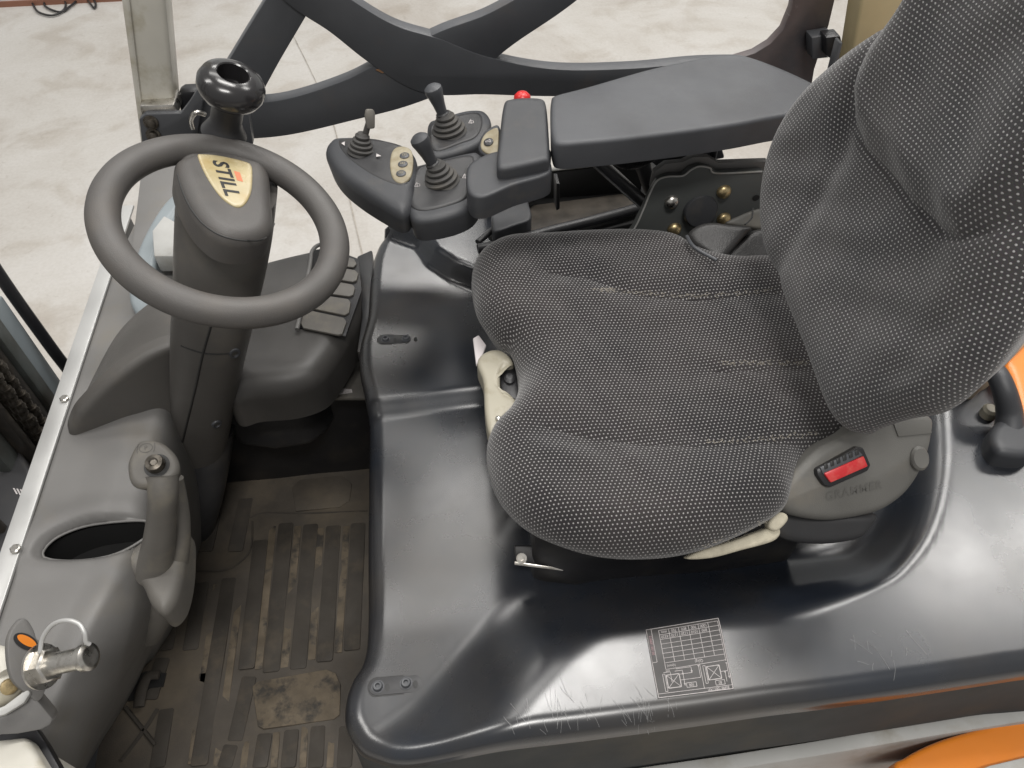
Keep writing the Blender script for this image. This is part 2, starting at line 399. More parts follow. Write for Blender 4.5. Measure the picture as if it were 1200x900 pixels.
def hit(o, px, py, off=0.0, z=None):
    key = o.name
    if key not in BV: BV[key] = BVHTree.FromPolygons([v.co for v in o.data.vertices], [p.vertices for p in o.data.polygons])
    q, nn, _, _ = BV[key].ray_cast(Vector(CAM), Vector(nrm(ray(px, py))))
    if q is None: return U(px, py, z or .9), A([0, 0, 1.])
    if nn.dot(Vector(ray(px, py))) > 0: nn = -nn
    return A(q) + A(nn) * off, A(nn)
BV = {}
# ================================================================ HALL
def concrete():
    m = bpy.data.materials.new('concrete'); m.use_nodes = True; N, L = nt(m); b = N['Principled BSDF']; tc = N.new('ShaderNodeTexCoord')
    def no(sc, det, r=.6, dist=0):
        n = N.new('ShaderNodeTexNoise'); n.inputs['Scale'].default_value = sc; n.inputs['Detail'].default_value = det; n.inputs['Roughness'].default_value = r
        n.inputs['Distortion'].default_value = dist; L.new(tc.outputs['Object'], n.inputs['Vector']); return n.outputs['Fac']
    def ramp(s, st):
        n = N.new('ShaderNodeValToRGB'); e = n.color_ramp.elements
        while len(e) < len(st): e.new(.5)
        for q, (p, c) in zip(e, st): q.position = p; q.color = (*c, 1)
        L.new(s, n.inputs[0]); return n.outputs[0]
    def mul(a, bb, f, bt='MULTIPLY'):
        n = N.new('ShaderNodeMix'); n.data_type = 'RGBA'; n.blend_type = bt; n.inputs[0].default_value = f; L.new(a, n.inputs[6]); L.new(bb, n.inputs[7]); return n.outputs[2]
    c = ramp(no(1.3, 9, .65, .6), [(.33, (.42, .39, .355)), (.5, (.50, .48, .45)), (.7, (.56, .545, .525))])
    c = mul(c, ramp(no(4, 5, .55, .4), [(.36, (.74, .69, .63)), (.50, (1, 1, 1))]), .5)
    c = mul(c, ramp(no(17, 6, .75, .5), [(.30, (.6, .55, .5)), (.40, (1, 1, 1))]), .4)
    c = mul(c, ramp(no(70, 3), [(.3, (.85, .84, .82)), (.6, (1, 1, 1))]), .5)
    L.new(c, b.inputs['Base Color']); b.inputs['Roughness'].default_value = .55
    bp = N.new('ShaderNodeBump'); bp.inputs['Strength'].default_value = .12; bp.inputs['Distance'].default_value = .003
    L.new(no(22, 4, .5), bp.inputs['Height']); L.new(bp.outputs[0], b.inputs['Normal'])
    return m
bm = bmesh.new(); bmesh.ops.create_grid(bm, x_segments=2, y_segments=2, size=25); fl = obj('floor', bm, concrete()); fl['kind'] = 'structure'
mj = mat('floor_joint', (.36, .33, .29), .8, var=.3, vscale=30)
def joint(p, wd):
    P = crc([U(*q, 0)[:2] for q in p], 6, closed=False); b = bmesh.new(); pr = None
    for i, q in enumerate(P):
        t = P[min(i + 1, len(P) - 1)] - P[max(i - 1, 0)]; t /= np.linalg.norm(t); n_ = A([-t[1], t[0]]) * wd * (.6 + .8 * random.random()) / 2
        r_ = (b.verts.new((*(q + n_), .004)), b.verts.new((*(q - n_), .004)))
        if pr: b.faces.new((pr[0], pr[1], r_[1], r_[0]))
        pr = r_
    finish(b)
    o = obj('floor_joint', b, mj); o['kind'] = 'structure'
joint([(330, 18), (345, 45), (372, 100), (392, 150), (402, 200), (425, 300)], .005)
joint([(345, 225), (372, 262), (395, 290)], .004)
wy = float(U(0, 8, 0)[1])
bm = bmesh.new()
for v in [(-12, wy, .02), (12, wy, .02), (12, wy, 3.2), (-12, wy, 3.2), (12, wy + .2, 3.2), (-12, wy + .2, 3.2)]: bm.verts.new(v)
bm.verts.ensure_lookup_table(); q = bm.verts; bm.faces.new((q[0], q[1], q[2], q[3])); bm.faces.new((q[3], q[2], q[4], q[5]))
wl_ = obj('hall_wall', bm, 'wall'); tagm(wl_, 'pale grey hall wall at the far edge of the concrete floor', 'wall')
bm = bmesh.new()
for v in [(-12, wy - .01, 0), (12, wy - .01, 0), (12, wy - .01, .03), (-12, wy - .01, .03), (12, wy, .03), (-12, wy, .03)]: bm.verts.new(v)
bm.verts.ensure_lookup_table(); q = bm.verts; bm.faces.new((q[0], q[1], q[2], q[3])); bm.faces.new((q[3], q[2], q[4], q[5]))
obj('skirting', bm, 'skirt', wl_)
cb = tube([U(*p, .012) for p in [(38, 4), (45, 14), (62, 18), (76, 10), (74, -2), (60, -4), (52, 6), (70, 14), (84, 6), (96, -4), (104, 2), (110, 9), (112, 4), (106, -6)]], .006, 8)
tagm(obj('cable', cb, 'black'), 'thin black cable lying in loops on the concrete by the wall', 'cable')
# ================================================================ FORKLIFT
T = thing('forklift', (.15, .7, 0), 'orange and grey forklift truck with a spotted cloth driver seat and dark cab', 'forklift')
# ---- hood
pxw = lambda L, z: A([U(p[0], p[1], z)[:2] for p in L])
BANK = pxw([(380, 960), (500, 884), (548, 838), (600, 776), (648, 730), (720, 698), (900, 690), (1000, 672), (1040, 648), (1068, 600), (1080, 540), (1078, 470), (1070, 380), (1085, 150)], .955)
BANK = crc(BANK, 5, closed=False)
FBANK = pxw([(455, 270), (492, 284), (505, 305), (530, 322), (560, 335), (640, 340), (760, 335), (900, 330), (1085, 330)], .955)
def bside(P, Q, sgn):
    """signed distance from polyline: positive on the raised side"""
    d = segdist(P, Q, closed=False); s = np.zeros(len(P)); best = np.full(len(P), 1e9)
    for i in range(len(Q) - 1):
        ab = Q[i + 1] - Q[i]; L = ab @ ab; t = np.clip(((P - Q[i]) @ ab) / L, 0, 1); q = Q[i] + t[:, None] * ab
        dd = np.sqrt(((P - q) ** 2).sum(1)); cr = ab[0] * (P - Q[i])[:, 1] - ab[1] * (P - Q[i])[:, 0]
        m_ = dd < best; best = np.where(m_, dd, best); s = np.where(m_, np.sign(cr), s)
    return best * s * sgn
def ztop(P):
    P = np.atleast_2d(P); x, y = P[:, 0], P[:, 1]
    z = np.full(len(P), .93)
    z += .012 * sst(y, .775, .815) + .004 * (1 - sst(y, .40, .50)) * (1 - sst(x, .02, .12))
    bs = bside(P, BANK, -1); wd = .5 + .5 * (1 - sst(x, .35, .6)); z += .046 * sst(bs / wd, -.075, .065)
    z -= .018 * sst(-bs, -.004, .07) * sst(x, .18, .34)
    z += .030 * sst(bside(P, FBANK, 1), -.012, .02)
    z += .006 * sst(x, -.12, .05) * (1 - sst(x, .05, .3))
    return z
HO = [(442, 889, .93), (418, 876, .93), (403, 850, .93), (402, 822, .93), (410, 795, .93), (424, 770, .93), (430, 735, .92), (430, 650, .92), (431, 560, .92), (432, 500, .92), (428, 468, .92), (421, 435, .93), (421, 405, .93),
      (430, 370, .93), (433, 330, .93), (438, 300, .93), (452, 278, .93), (490, 262, .94), (560, 245, .96), (700, 225, .96), (900, 205, .96), (1150, 190, .96), (1290, 200, .96), (1330, 300, .96),
      (1340, 480, .97), (1350, 640, .97), (1350, 762, .97), (1200, 788, .97), (1000, 818, .97), (900, 832, .965), (800, 848, .96), (692, 866, .95), (579, 884, .94), (500, 896, .93), (466, 896, .93)]
HOW = [U(*p)[:2] for p in HO]
bm = blob(ZF(0), HOW, R=.026, skirt=.012, hf=lambda P, d: ztop(P), rings=100, n=9, pw=1.5, center=(.25, .62), cap=False)
hood = obj('engine_hood', bm, 'hood', T, 'black glossy plastic hood under the seat')
# side wall of the hood below the rolled edge
HS = crc(HOW, 9); zs = ztop(HS) - .026 - .011
bm = bmesh.new(); rows_ = []
cc = A([.25, .62])
for off, dz in ((.0, 0), (.001, -.05), (-.004, -.13), (.006, -.135), (.006, -.48)):
    rr = []
    for p, z in zip(HS, zs):
        dv = (p - cc) / np.linalg.norm(p - cc); zz = z + dz
        if off > 0 and dz < -.13: dv = -dv
        rr.append(bm.verts.new((*(p + dv * abs(off)), zz)))
    rows_.append(rr)
for a, b in zip(rows_, rows_[1:]):
    for k in range(len(HS)): k2 = (k + 1) % len(HS); bm.faces.new((a[k], b[k], b[k2], a[k2]))
obj('hood_side_panel', finish(bm, 25), 'sidep', T, 'dark grey side wall of the hood')
def onhood(x, y, h=.0004): return (x, y, float(ztop(A([[x, y]]))[0]) + roll(segdist(A([[x, y]]), HS), .026)[0] + h)
GX = np.arange(-.16, .72, .003); GYY = np.arange(.215, .50, .003)
_g = A([(x, y) for y in GYY for x in GX]); _z = ztop(_g)
_i = inside(_g, HS); _d = np.where(_i, segdist(_g, HS), 0); ZG = (_z + roll(_d, .026)).reshape(len(GYY), len(GX))
def onhood(x, y, h=.0004):
    a = (x - GX[0]) / .003; b = (y - GYY[0]) / .003; i = int(min(max(a, 0), len(GX) - 2)); j = int(min(max(b, 0), len(GYY) - 2)); a -= i; b -= j
    if y > .49:
        return (x, y, float(ztop(A([[x, y]]))[0]) + roll(segdist(A([[x, y]]), HS), .026)[0] + h)
    return (x, y, float((ZG[j, i] * (1 - a) + ZG[j, i + 1] * a) * (1 - b) + (ZG[j + 1, i] * (1 - a) + ZG[j + 1, i + 1] * a) * b) + h)
def hp(px, py):
    z = .95
    for _ in range(12):
        p = U(px, py, z); z = onhood(p[0], p[1], 0)[2]
    return p
# screw plates on the hood
def hexscrew():
    b = bmesh.new(); lathe((0, 0, 0), (0, 0, 1), [(0, .0012), (.0026, .0012), (.003, .0040), (.0052, .0042), (.0062, .003), (.0063, 0), (.008, 0), (.0082, -.0008)], 20, bm=b)
    return finish(b, 40)
SCREW = mk('screw', hexscrew(), 'steel')
def screwplate(p1, p2, s1, s2):
    a, b = hp(*p1), hp(*p2); f = Fr(a, (0, 0, 1), b - a); L = np.linalg.norm(b - a); r = .0105; O = []
    for t in np.linspace(math.pi / 2, 3 * math.pi / 2, 10): O.append((r * math.cos(t), r * math.sin(t)))
    for t in np.linspace(-math.pi / 2, math.pi / 2, 10): O.append((L + r * math.cos(t), r * math.sin(t)))
    f.o = f.o + A([0, 0, .0012])
    p = obj('screw_plate', slab(f, O, .003, .0006), 'dark', T)
    f2 = Fr(f.o - A([0, 0, .0008]), (0, 0, 1), b - a)
    obj('plate_gap', slab(f2, [(q[0] * 1.0 + (.0016 if q[0] > L / 2 else -.0016), q[1] * 1.15) for q in O], .003, 0), 'ink', p)
    for s in (s1, s2):
        q = hp(*s); place(SCREW, 'screw', None, q + A([0, 0, .0014]), (0, 0, 1), p, 1.0)
        q2 = hp(s[0] + 11, s[1] + 1); obj('slot', lathe(q2 + A([0, 0, .0013]), (0, 0, 1), [(.003, 0), (0, .0002)], 12, sx=1.6), 'ink', p)
screwplate((450, 398), (484, 397), (452, 398), (476, 397))
screwplate((442, 805), (486, 801), (443, 805), (476, 801))
# load chart decal, printed upside down for the photographer
LT = hp(756, 738); RT = hp(842, 724); LB = hp(771, 819); RB = hp(860, 808)
def lab(u, v, h=.0006):   # u 0..1 left->right, v 0..1 top->bottom in the photo
    p = (LT * (1 - u) + RT * u) * (1 - v) + (LB * (1 - u) + RB * u) * v; q = onhood(p[0], p[1], h); return q
fl_ = Flat(); n_ = 14
fl_.add([(i / n_, j / n_) for j in range(n_ + 1) for i in range(n_ + 1)], [(j * (n_ + 1) + i, j * (n_ + 1) + i + 1, (j + 1) * (n_ + 1) + i + 1, (j + 1) * (n_ + 1) + i) for j in range(n_) for i in range(n_)])
chart = obj('load_chart_decal', fl_.build(lab), 'sticker', T, 'dark load chart decal with fine white grid and numbers')
pr = Flat(); W_ = .0062
pr.poly([(.01, .01), (.99, .01), (.99, .99), (.01, .99)], W_ * 1.3)
pr.poly([(.01, .01), (.075, .01), (.075, .5), (.01, .5)], W_)
for k in range(8): pr.line((.17, .05 + k * .068), (.97, .05 + k * .068), W_)
pr.line((.17, .62), (.97, .605), W_)
for k in range(7): pr.line((.17 + k * .1333, .05), (.17 + k * .1333, .526 if 0 < k < 6 else .62), W_)
pr.line((.01, .94), (.99, .94), W_); pr.line((.62, .605), (.62, .94), W_)
for x0, y0 in ((.16, .70), (.70, .66)):
    pr.poly([(x0, y0), (x0 + .17, y0), (x0 + .17, y0 + .18), (x0, y0 + .18)], W_ * 1.6)
    pr.line((x0, y0), (x0 + .17, y0 + .18), W_); pr.line((x0 + .17, y0), (x0, y0 + .18), W_)
    pr.poly([(x0 - .045, y0 - .02), (x0 - .015, y0 - .02), (x0 - .015, y0 + .22), (x0 - .045, y0 + .22)], W_)
pr.poly([(.40, .84), (.53, .84), (.53, .90), (.40, .90)], W_); pr.poly([(.78, .86), (.90, .86), (.90, .92), (.78, .92)], W_)
pr.line((.33, .79), (.60, .79), W_); pr.line((.60, .79), (.60, .63), W_); pr.line((.33, .71), (.50, .71), W_); pr.line((.50, .71), (.50, .63), W_)
pr.line((.50, .63), (.30, .63), W_); pr.line((.38, .66), (.38, .87), W_); pr.line((.28, .66), (.38, .66), W_); pr.line((.87, .75), (.97, .75), W_)
pr.line((.93, .75), (.93, .89), W_); pr.line((.97, .65), (.97, .85), W_); pr.line((.22, .80), (.22, .66), W_); pr.line((.13, .66), (.22, .66), W_)
for x, y in ((.60, .64), (.50, .70), (.38, .86), (.38, .72), (.93, .77), (.97, .66), (.97, .84)):
    pr.add([(x - .012, y - .02), (x + .012, y - .02), (x, y + .018)], [(0, 1, 2)])
pr.line((.66, .985), (.90, .985), W_ * 2)
# text is laid turned by half a turn: the label's own axes run right-to-left and bottom-to-top
def rtext(t, u, v, sz, m=None, rot=math.pi, sq=.78):
    vv, ff = textmesh(t, sz, bold=.0)
    c, s_ = math.cos(rot), math.sin(rot)
    (m or pr).add([(u + (a * sq * c - b * s_), v - (a * sq * s_ + b * c)) for a, b in vv], ff)
for t, k in (('1000', 4), ('900', 3), ('800', 2), ('700', 1), ('mm', 0)): rtext(t, .237 + k * .1333, .083, .062)
for t, k in (('890', 4), ('1010', 3), ('1220', 2), ('1370', 1), ('4320', 0)): rtext(t, .237 + k * .1333, .151, .062)
rtext('Q(kg)', .62, .568, .06); rtext('h(mm)', .25, .575, .055); rtext('500', .465, .87, .055); rtext('80', .84, .89, .055)
rtext('80x48 1001-1431', .80, .965, .052); rtext('mm', .19, .645, .045)
obj('chart_print', pr.build(lambda u, v: lab(u, v, .0011)), 'white', chart)
pr2 = Flat(); rtext('218681.00150', .045, .25, .05, pr2, rot=-math.pi / 2, sq=1.0)
obj('chart_number_print', pr2.build(lambda u, v: lab(u, v, .0011)), 'pinkp', chart)
# fine scratches on the hood
sc = Flat()
for _ in range(60):
    p = hp(random.uniform(600, 800), random.uniform(818, 862)); a = random.uniform(1.2, 2.3); l = random.uniform(.008, .035)
    if random.random() < .25: p = hp(random.uniform(1000, 1090), random.uniform(745, 800)); a = random.uniform(.7, 2.7)
    cx, cy = p[0], p[1]; pp = (cx, cy)
    for s_ in range(4):
        a += random.uniform(-.2, .2); qq = (pp[0] + math.cos(a) * l / 4, pp[1] + math.sin(a) * l / 4); sc.line(pp, qq, .00026); pp = qq
scm = obj('scratch_marks', sc.build(lambda x, y: onhood(x, y, .0005)), mat('scratch', (.26, .26, .26), .5), T)
scm['kind'] = 'stuff'
# ---- lower body side
zlo = .80
bm = pslab(YF(.236), [(700, 925), (860, 902), (960, 886), (1100, 862), (1280, 833), (1300, 960), (700, 1050)], .02, .004)
obj('battery_door', bm, 'lgrey', T, 'light grey panel under the hood seam')
Oz = ZF(.80)
bm = pblob(Oz, [(1048, 905), (1062, 887), (1100, 868), (1150, 853), (1200, 840), (1280, 825), (1320, 900), (1300, 1000), (1060, 1000)], R=.006, skirt=.12, rings=14)
obj('chassis_sill', bm, 'orange', T, 'orange painted chassis sill')
bm = pslab(ZF(.812), [(1120, 912), (1160, 897), (1215, 884), (1300, 900), (1300, 980), (1100, 980)], .012, .002)
obj('step_plate', bm, 'lgrey', T, 'worn dirty grey plate on the orange sill')
obj('chassis', slab(ZF(.70), [(-.10, .27), (1.15, .27), (1.15, 1.2), (-.10, 1.2)], .5, .02), 'orange', T, 'orange lower chassis')
# ---- rear right: orange counterweight, grab handle
bm = pblob(ZF(1.015), [(1150, 395), (1190, 372), (1260, 330), (1400, 330), (1420, 480), (1300, 500), (1215, 500), (1194, 478), (1180, 432)], R=.012, skirt=.3, rings=10)
obj('counterweight', bm, 'orange', T, 'orange counterweight behind the hood')
bm = pblob(ZF(1.03), [(1120, 400), (1190, 350), (1240, 330), (1250, 350), (1186, 418), (1168, 432), (1150, 440)], R=.01, skirt=.05, rings=8)
obj('rear_trim', bm, 'bone', T, 'cream trim beside the backrest')
P_ = [U(1158, 425, 1.04), U(1168, 438, 1.05), U(1177, 458, 1.04), U(1183, 485, 1.01), U(1182, 515, .985)]
gh = obj('grab_handle', tube(P_, [.012, .015, .016, .018, .021], 18), 'cons', T, 'dark curved plastic grip behind the seat')
bm = pblob(ZF(1.01), [(1163, 505), (1172, 490), (1190, 480), (1215, 478), (1230, 500), (1215, 530), (1180, 531), (1166, 522)], R=.012, skirt=.04, rings=8)
obj('handle_base', bm, 'cons', gh)
obj('buffer', lathe(U(1160, 482, .985), (0, 0, 1), [(.012, -.02), (.012, .004), (.008, .008), (0, .008)], 16), 'bone', T)
# ================================================================ SEAT
seat = empty('driver_seat', (.25, .68, .95), T, 'grey fabric driver seat dotted with small white spots')
fabA = fabric('seat_fabric', .0054, .0048, base=(.024, .022, .024), dot=(.33, .32, .315))
fabB = fabric('seat_fabric_back_sheen', .0053, .0050, base=(.046, .045, .049), dot=(.40, .395, .395))  # same cloth as the cushion; its brighter sheen is put into the base colour
CF = ZF(1.085)
cpx = [(553, 345), (558, 322), (575, 308), (602, 297), (642, 291), (700, 287), (752, 287), (790, 293), (818, 308), (852, 317), (900, 318), (960, 340), (1010, 400), (1030, 470), (1010, 515), (970, 526), (940, 545), (926, 573), (914, 602),
       (870, 629), (810, 652), (750, 660), (685, 657), (630, 640), (596, 611), (577, 575), (570, 535), (578, 508), (597, 488), (606, 465), (606, 438), (598, 415), (580, 403), (560, 380)]
CF2 = ZF(1.132)
c1 = CF2.pts([(640, 322), (690, 326), (740, 342), (810, 347), (905, 340), (960, 345)])
c2 = CF2.pts([(840, 426), (900, 426), (960, 425)])
c3 = CF2.pts([(640, 500), (720, 512), (820, 518), (900, 514), (980, 508)])
fr_ = CF.pts([(604, 300), (606, 400), (640, 440), (620, 520), (600, 600)])
mid = CF2.pts([(610, 430), (760, 430), (980, 430)])
def cush(P, d):
    y = P[:, 1]; x = P[:, 0]
    yc = mid[:, 1].mean()
    side = np.abs(y - yc)
    h = .012 * sst(side, .08, .22) + .012 * np.exp(-((x - .09) / .06) ** 2)
    d1, d2, d3 = segdist(P, c1, False), segdist(P, c2, False), segdist(P, c3, False)
    h -= .003 * np.exp(-(d1 / .003) ** 2) + .006 * np.exp(-(d1 / .022) ** 2)
    h -= .0035 * np.exp(-(d2 / .003) ** 2) + .003 * np.exp(-(d2 / .02) ** 2)
    h -= .003 * np.exp(-(d3 / .003) ** 2) + .007 * np.exp(-(d3 / .03) ** 2)
    n1 = CF.px((607, 440)); dn = np.hypot(P[:, 0] - n1[0], P[:, 1] - n1[1]); h -= .018 * np.exp(-(dn / .05) ** 2)
    # soft wrinkles in worn cloth
    h += .0010 * np.sin(x * 42 + 9 * np.sin(y * 11)) * np.sin(y * 31 + 4 * np.sin(x * 13)) * sst(d, .02, .08)
    h += .0006 * np.sin((x * .8 + y) * 75 + 3 * np.sin(x * 30)) * sst(d, .02, .06)
    # a dished middle where the driver sits
    h -= .012 * np.exp(-(((x - .33) / .13) ** 2 + ((y - yc) / .13) ** 2))
    return h + .045
bm = pblob(CF, cpx, R=.048, skirt=.04, hf=cush, rings=60, n=6, uv=True, taper=.10, pw=1.35)
cu = obj('seat_cushion', bm, fabA, seat, 'dark spotted cloth cushion with worn seams')
lint = bmesh.new()
for cl, n_ in (([(700, 338), (740, 343), (810, 347), (900, 341)], 260), ([(850, 426), (945, 425)], 120), ([(830, 518), (900, 514), (950, 508)], 90), ([(820, 643), (880, 622), (905, 610)], 90)):
    Q = crc([(*p, 0) for p in cl], 12, closed=False)
    for _ in range(n_):
        q = Q[random.randrange(len(Q))]; px_, py_ = q[0] + random.gauss(0, 6), q[1] + random.gauss(0, 1.6)
        w0, nn = hit(cu, px_, py_, .0006); a = random.gauss(0, .5); l = random.uniform(.0012, .004); t = A([math.cos(a), math.sin(a), random.uniform(0, .3)]) * l; sd = A([-math.sin(a), math.cos(a), 0]) * .00022
        f_ = [lint.verts.new(w0 + sd), lint.verts.new(w0 - sd), lint.verts.new(w0 + t - sd), lint.verts.new(w0 + t + sd)]; lint.faces.new(f_)
li = obj('seam_lint', lint, mat('lint', (.33, .30, .25), .9), cu); li['kind'] = 'stuff'
# backrest
rc = .2; BF = Fr((.455, .66, 1.17), (-math.cos(rc), 0, math.sin(rc)), (0, 1, 0))
def yz(y, z): return A([y - .66, (z - 1.17) / math.cos(rc) * (1 if BF.y[2] > 0 else -1)])
bo = [BF.px(p) for p in [(893, 290), (889, 240), (896, 190), (912, 145), (940, 102), (980, 64), (1022, 32), (1062, 0)]]
bo += [yz(.815, 1.60), yz(.77, 1.70), yz(.66, 1.735), yz(.55, 1.71), yz(.49, 1.62), yz(.478, 1.50)]
bo += [BF.px(p) for p in [(1206, 308), (1183, 360), (1155, 412), (1122, 456), (1086, 482), (1046, 490), (1012, 500), (990, 508), (970, 490), (940, 410), (912, 340)]]
cen = BF.px((1070, 260))
BF2 = Fr(BF.o + BF.n * .002, BF.n, (0, 1, 0))
UPAD = BF2.pts([(1070, -10), (1030, 50), (1008, 105), (1004, 145), (1018, 175), (1045, 205), (1075, 240), (1110, 272), (1140, 282), (1170, 272), (1210, 250), (1290, 180)])
BC1 = BF2.pts([(1035, 40), (1005, 110), (985, 185), (955, 240), (925, 300), (905, 330)])
BC2 = BF2.pts([(1260, 290), (1180, 340), (1100, 400), (1045, 450), (990, 500)])
padpoly = np.vstack([UPAD, A([BF.px((1400, 0))]), A([yz(.66, 1.78)]), A([yz(.80, 1.74)])])
def back(P, d):
    h = np.full(len(P), .006)
    ins = inside(P, padpoly); dp = segdist(P, UPAD, False); sg = np.where(ins, dp, -dp)
    h += .017 * sst(sg, -.004, .04) - .004 * np.exp(-(dp / .005) ** 2)
    b1 = segdist(P, BC1, False); b2 = segdist(P, BC2, False)
    h -= (.006 * np.exp(-(b1 / .02) ** 2)) * (1 - sst(sg, -.01, .02))
    h -= (.006 * np.exp(-(b2 / .024) ** 2)) * (1 - sst(sg, -.01, .02))
    cenl = np.minimum(b1, b2); 
    h += .010 * np.exp(-((d - .05) / .045) ** 2)
    h += .0014 * np.sin(P[:, 0] * 60 + 5 * np.sin(P[:, 1] * 20)) * sst(d, .02, .06)
    return h
bm = blob(BF, bo, R=.032, skirt=.045, hf=back, rings=56, n=7, uv=True, center=cen, taper=.16, pw=1.3)
obj('backrest', bm, fabB, seat, 'tall spotted cloth backrest with raised upper pad')
# seat side cover with belt buckle
SF = Fr(U(1000, 560, 1.10), (.05, -.62, .8))
spx = [(1018, 486), (1050, 482), (1093, 488), (1094, 515), (1088, 548), (1072, 578), (1046, 598), (1018, 607), (980, 612), (945, 608), (922, 600), (915, 586), (922, 566), (940, 545), (965, 523), (995, 508)]
def scov(P, d):
    q = SF.pts([(916, 590), (960, 570), (1030, 560), (1090, 520)]); s_ = bside(P, q, 1)
    ref = bside(SF.pts([(1000, 600)]), q, 1)[0]
    return -.30 * np.maximum(s_ * np.sign(ref), 0)
bm = pblob(SF, spx, R=.010, skirt=.06, hf=scov, rings=16, n=6)
sc_ = obj('side_cover', bm, 'seatgrey', seat, 'grey plastic recliner cover with belt buckle')
SF1 = Fr(SF.o + SF.n * .001, SF.n)
def pl(px, th, bev, m, name, par, h, **k): return obj(name, slab(SF, SF.pts(px), th, bev, h0=h, **k), m, par)
pl([(1044, 490), (1090, 492), (1091, 508), (1052, 512)], .004, .001, 'seatgrey', 'cap_panel', seat, .002)
place(mk('m', lathe((0, 0, 0), (0, 0, 1), [(0, .003), (.010, .003), (.0125, 0), (.0125, -.004)], 24, sx=1.25), 'seatgrey'), 'round_cap', None, SF.w(*SF.px((1077, 537)), .002), SF.n, seat)
bk = pl([(953, 549), (1000, 523), (1008, 524), (1017, 545), (1013, 552), (970, 571), (962, 568), (954, 556)], .016, .003, 'black', 'belt_buckle', seat, .008)
pl([(956, 547), (999, 526), (1006, 533), (960, 556)], .004, .001, 'steel', 'buckle_mouth', bk, .0105)
for k in range(6):
    x = 962 + k * 7.2; y = 546.5 - k * 3.2
    pl([(x - 2, y - 3), (x + 2.2, y - 5), (x + 3, y + 1.5), (x - 1, y + 3.3)], .002, .0005, 'ink', 'buckle_slot', bk, .0115)
pl([(960, 554), (1006, 534), (1011, 546), (968, 565)], .005, .0015, 'red', 'release_button', bk, .012)
bm = pblob(Fr(U(970, 620, 1.03), (0, -.7, .7)), [(905, 595), (960, 602), (1028, 603), (1022, 622), (1008, 634), (965, 640), (920, 634), (900, 615)], R=.012, skirt=.07, rings=8)
obj('seat_base', bm, 'dark', seat, 'dark lower frame of the seat')
tf = Flat(); q0 = SF.px((962, 585)); q1 = SF.px((1042, 566)); an = math.atan2(q1[1] - q0[1], q1[0] - q0[0])
vv, ff = textmesh('GRAMMER', .015, bold=.0003, space=1.15); c_, s_ = math.cos(an), math.sin(an); mm = (q0 + q1) / 2
tf.add([(mm[0] + x * c_ - y * s_, mm[1] + x * s_ + y * c_) for x, y in vv], ff)
def oncover(x, y):
    w_ = SF.w(x, y, .03); d_ = -SF.n; key = sc_.name
    if key not in BV: hit(sc_, 1000, 560)
    q, nn, _, _ = BV[key].ray_cast(Vector(w_), Vector(d_)); return A(q) + SF.n * .0006 if q is not None else SF.w(x, y, 0)
obj('embossed_lettering', tf.build(oncover), mat('embossed_grey', (.104, .101, .094), .6), sc_)
# torn cloth edge showing foam
FF = Fr(U(870, 635, 1.075), (0, -.5, .85))
obj('torn_foam', pblob(FF, [(806, 655), (822, 645), (860, 634), (905, 618), (916, 622), (908, 634), (870, 645), (835, 654)], R=.005, skirt=.012, rings=6), 'foam', seat, 'cream foam showing through the torn cushion edge')
obj('foam_scrap', pblob(Fr(U(915, 610, 1.09), (0, -.5, .85)), [(902, 612), (912, 601), (922, 602), (924, 610), (912, 622), (903, 620)], R=.004, skirt=.01, rings=5), 'foam', seat)
# front slide handle
HF = ZF(1.075)
hd = obj('slide_handle', pblob(HF, [(559, 425), (564, 414), (578, 408), (592, 411), (602, 424), (590, 428), (586, 436), (588, 458), (604, 466), (606, 478), (592, 488), (580, 504), (573, 506), (568, 480), (566, 445)], R=.007, skirt=.025, rings=8, center=(577, 448), n=5), 'bone', seat, 'yellowed cream handle on the front of the seat')
obj('handle_recess', pslab(ZF(1.062), [(583, 428), (606, 424), (610, 470), (588, 462)], .02, .003), 'black', hd)
obj('handle_knob', lathe(U(597, 445, 1.062), (0, 0, 1), [(.010, -.01), (.010, .004), (.006, .007), (0, .007)], 20, sx=.8, hint=(0, 1, 0)), 'dark', hd)
RIV = mk('rivet', lathe((0, 0, 0), (0, 0, 1), [(.005, -.002), (.005, .001), (.003, .003), (0, .0035)], 16), 'zinc')
place(RIV, 'rivet', None, U(584, 490, 1.077), (0, 0, 1), hd, .8)
obj('pale_tag', pslab(ZF(1.06), [(554, 396), (561, 392), (570, 404), (564, 420), (558, 428)], .006, .002), 'card', seat, 'small pale tag beside the handle')
# slide rail
obj('seat_rail', pslab(Fr(U(640, 650, .985), (0, -.6, .8)), [(603, 640), (625, 640), (700, 662), (700, 672), (640, 668), (604, 662)], .01, .002), 'black', seat)
obj('rail_rivet', lathe(U(611, 654, .99), (0, -.6, .8), [(.007, 0), (.007, .003), (.003, .003), (.003, .001), (0, .001)], 18), 'zinc', seat)
obj('rail_edge', pslab(Fr(U(640, 650, .992), (0, -.6, .8)), [(603, 658), (660, 666), (660, 669), (603, 662)], .003, .0005), 'zinc', seat)
# bellows / suspension block under the cushion
obj('suspension', pslab(ZF(1.05), [(610, 330), (900, 330), (960, 600), (680, 640), (625, 630)], .14, .01), 'black', seat, 'black suspension box under the cushion')
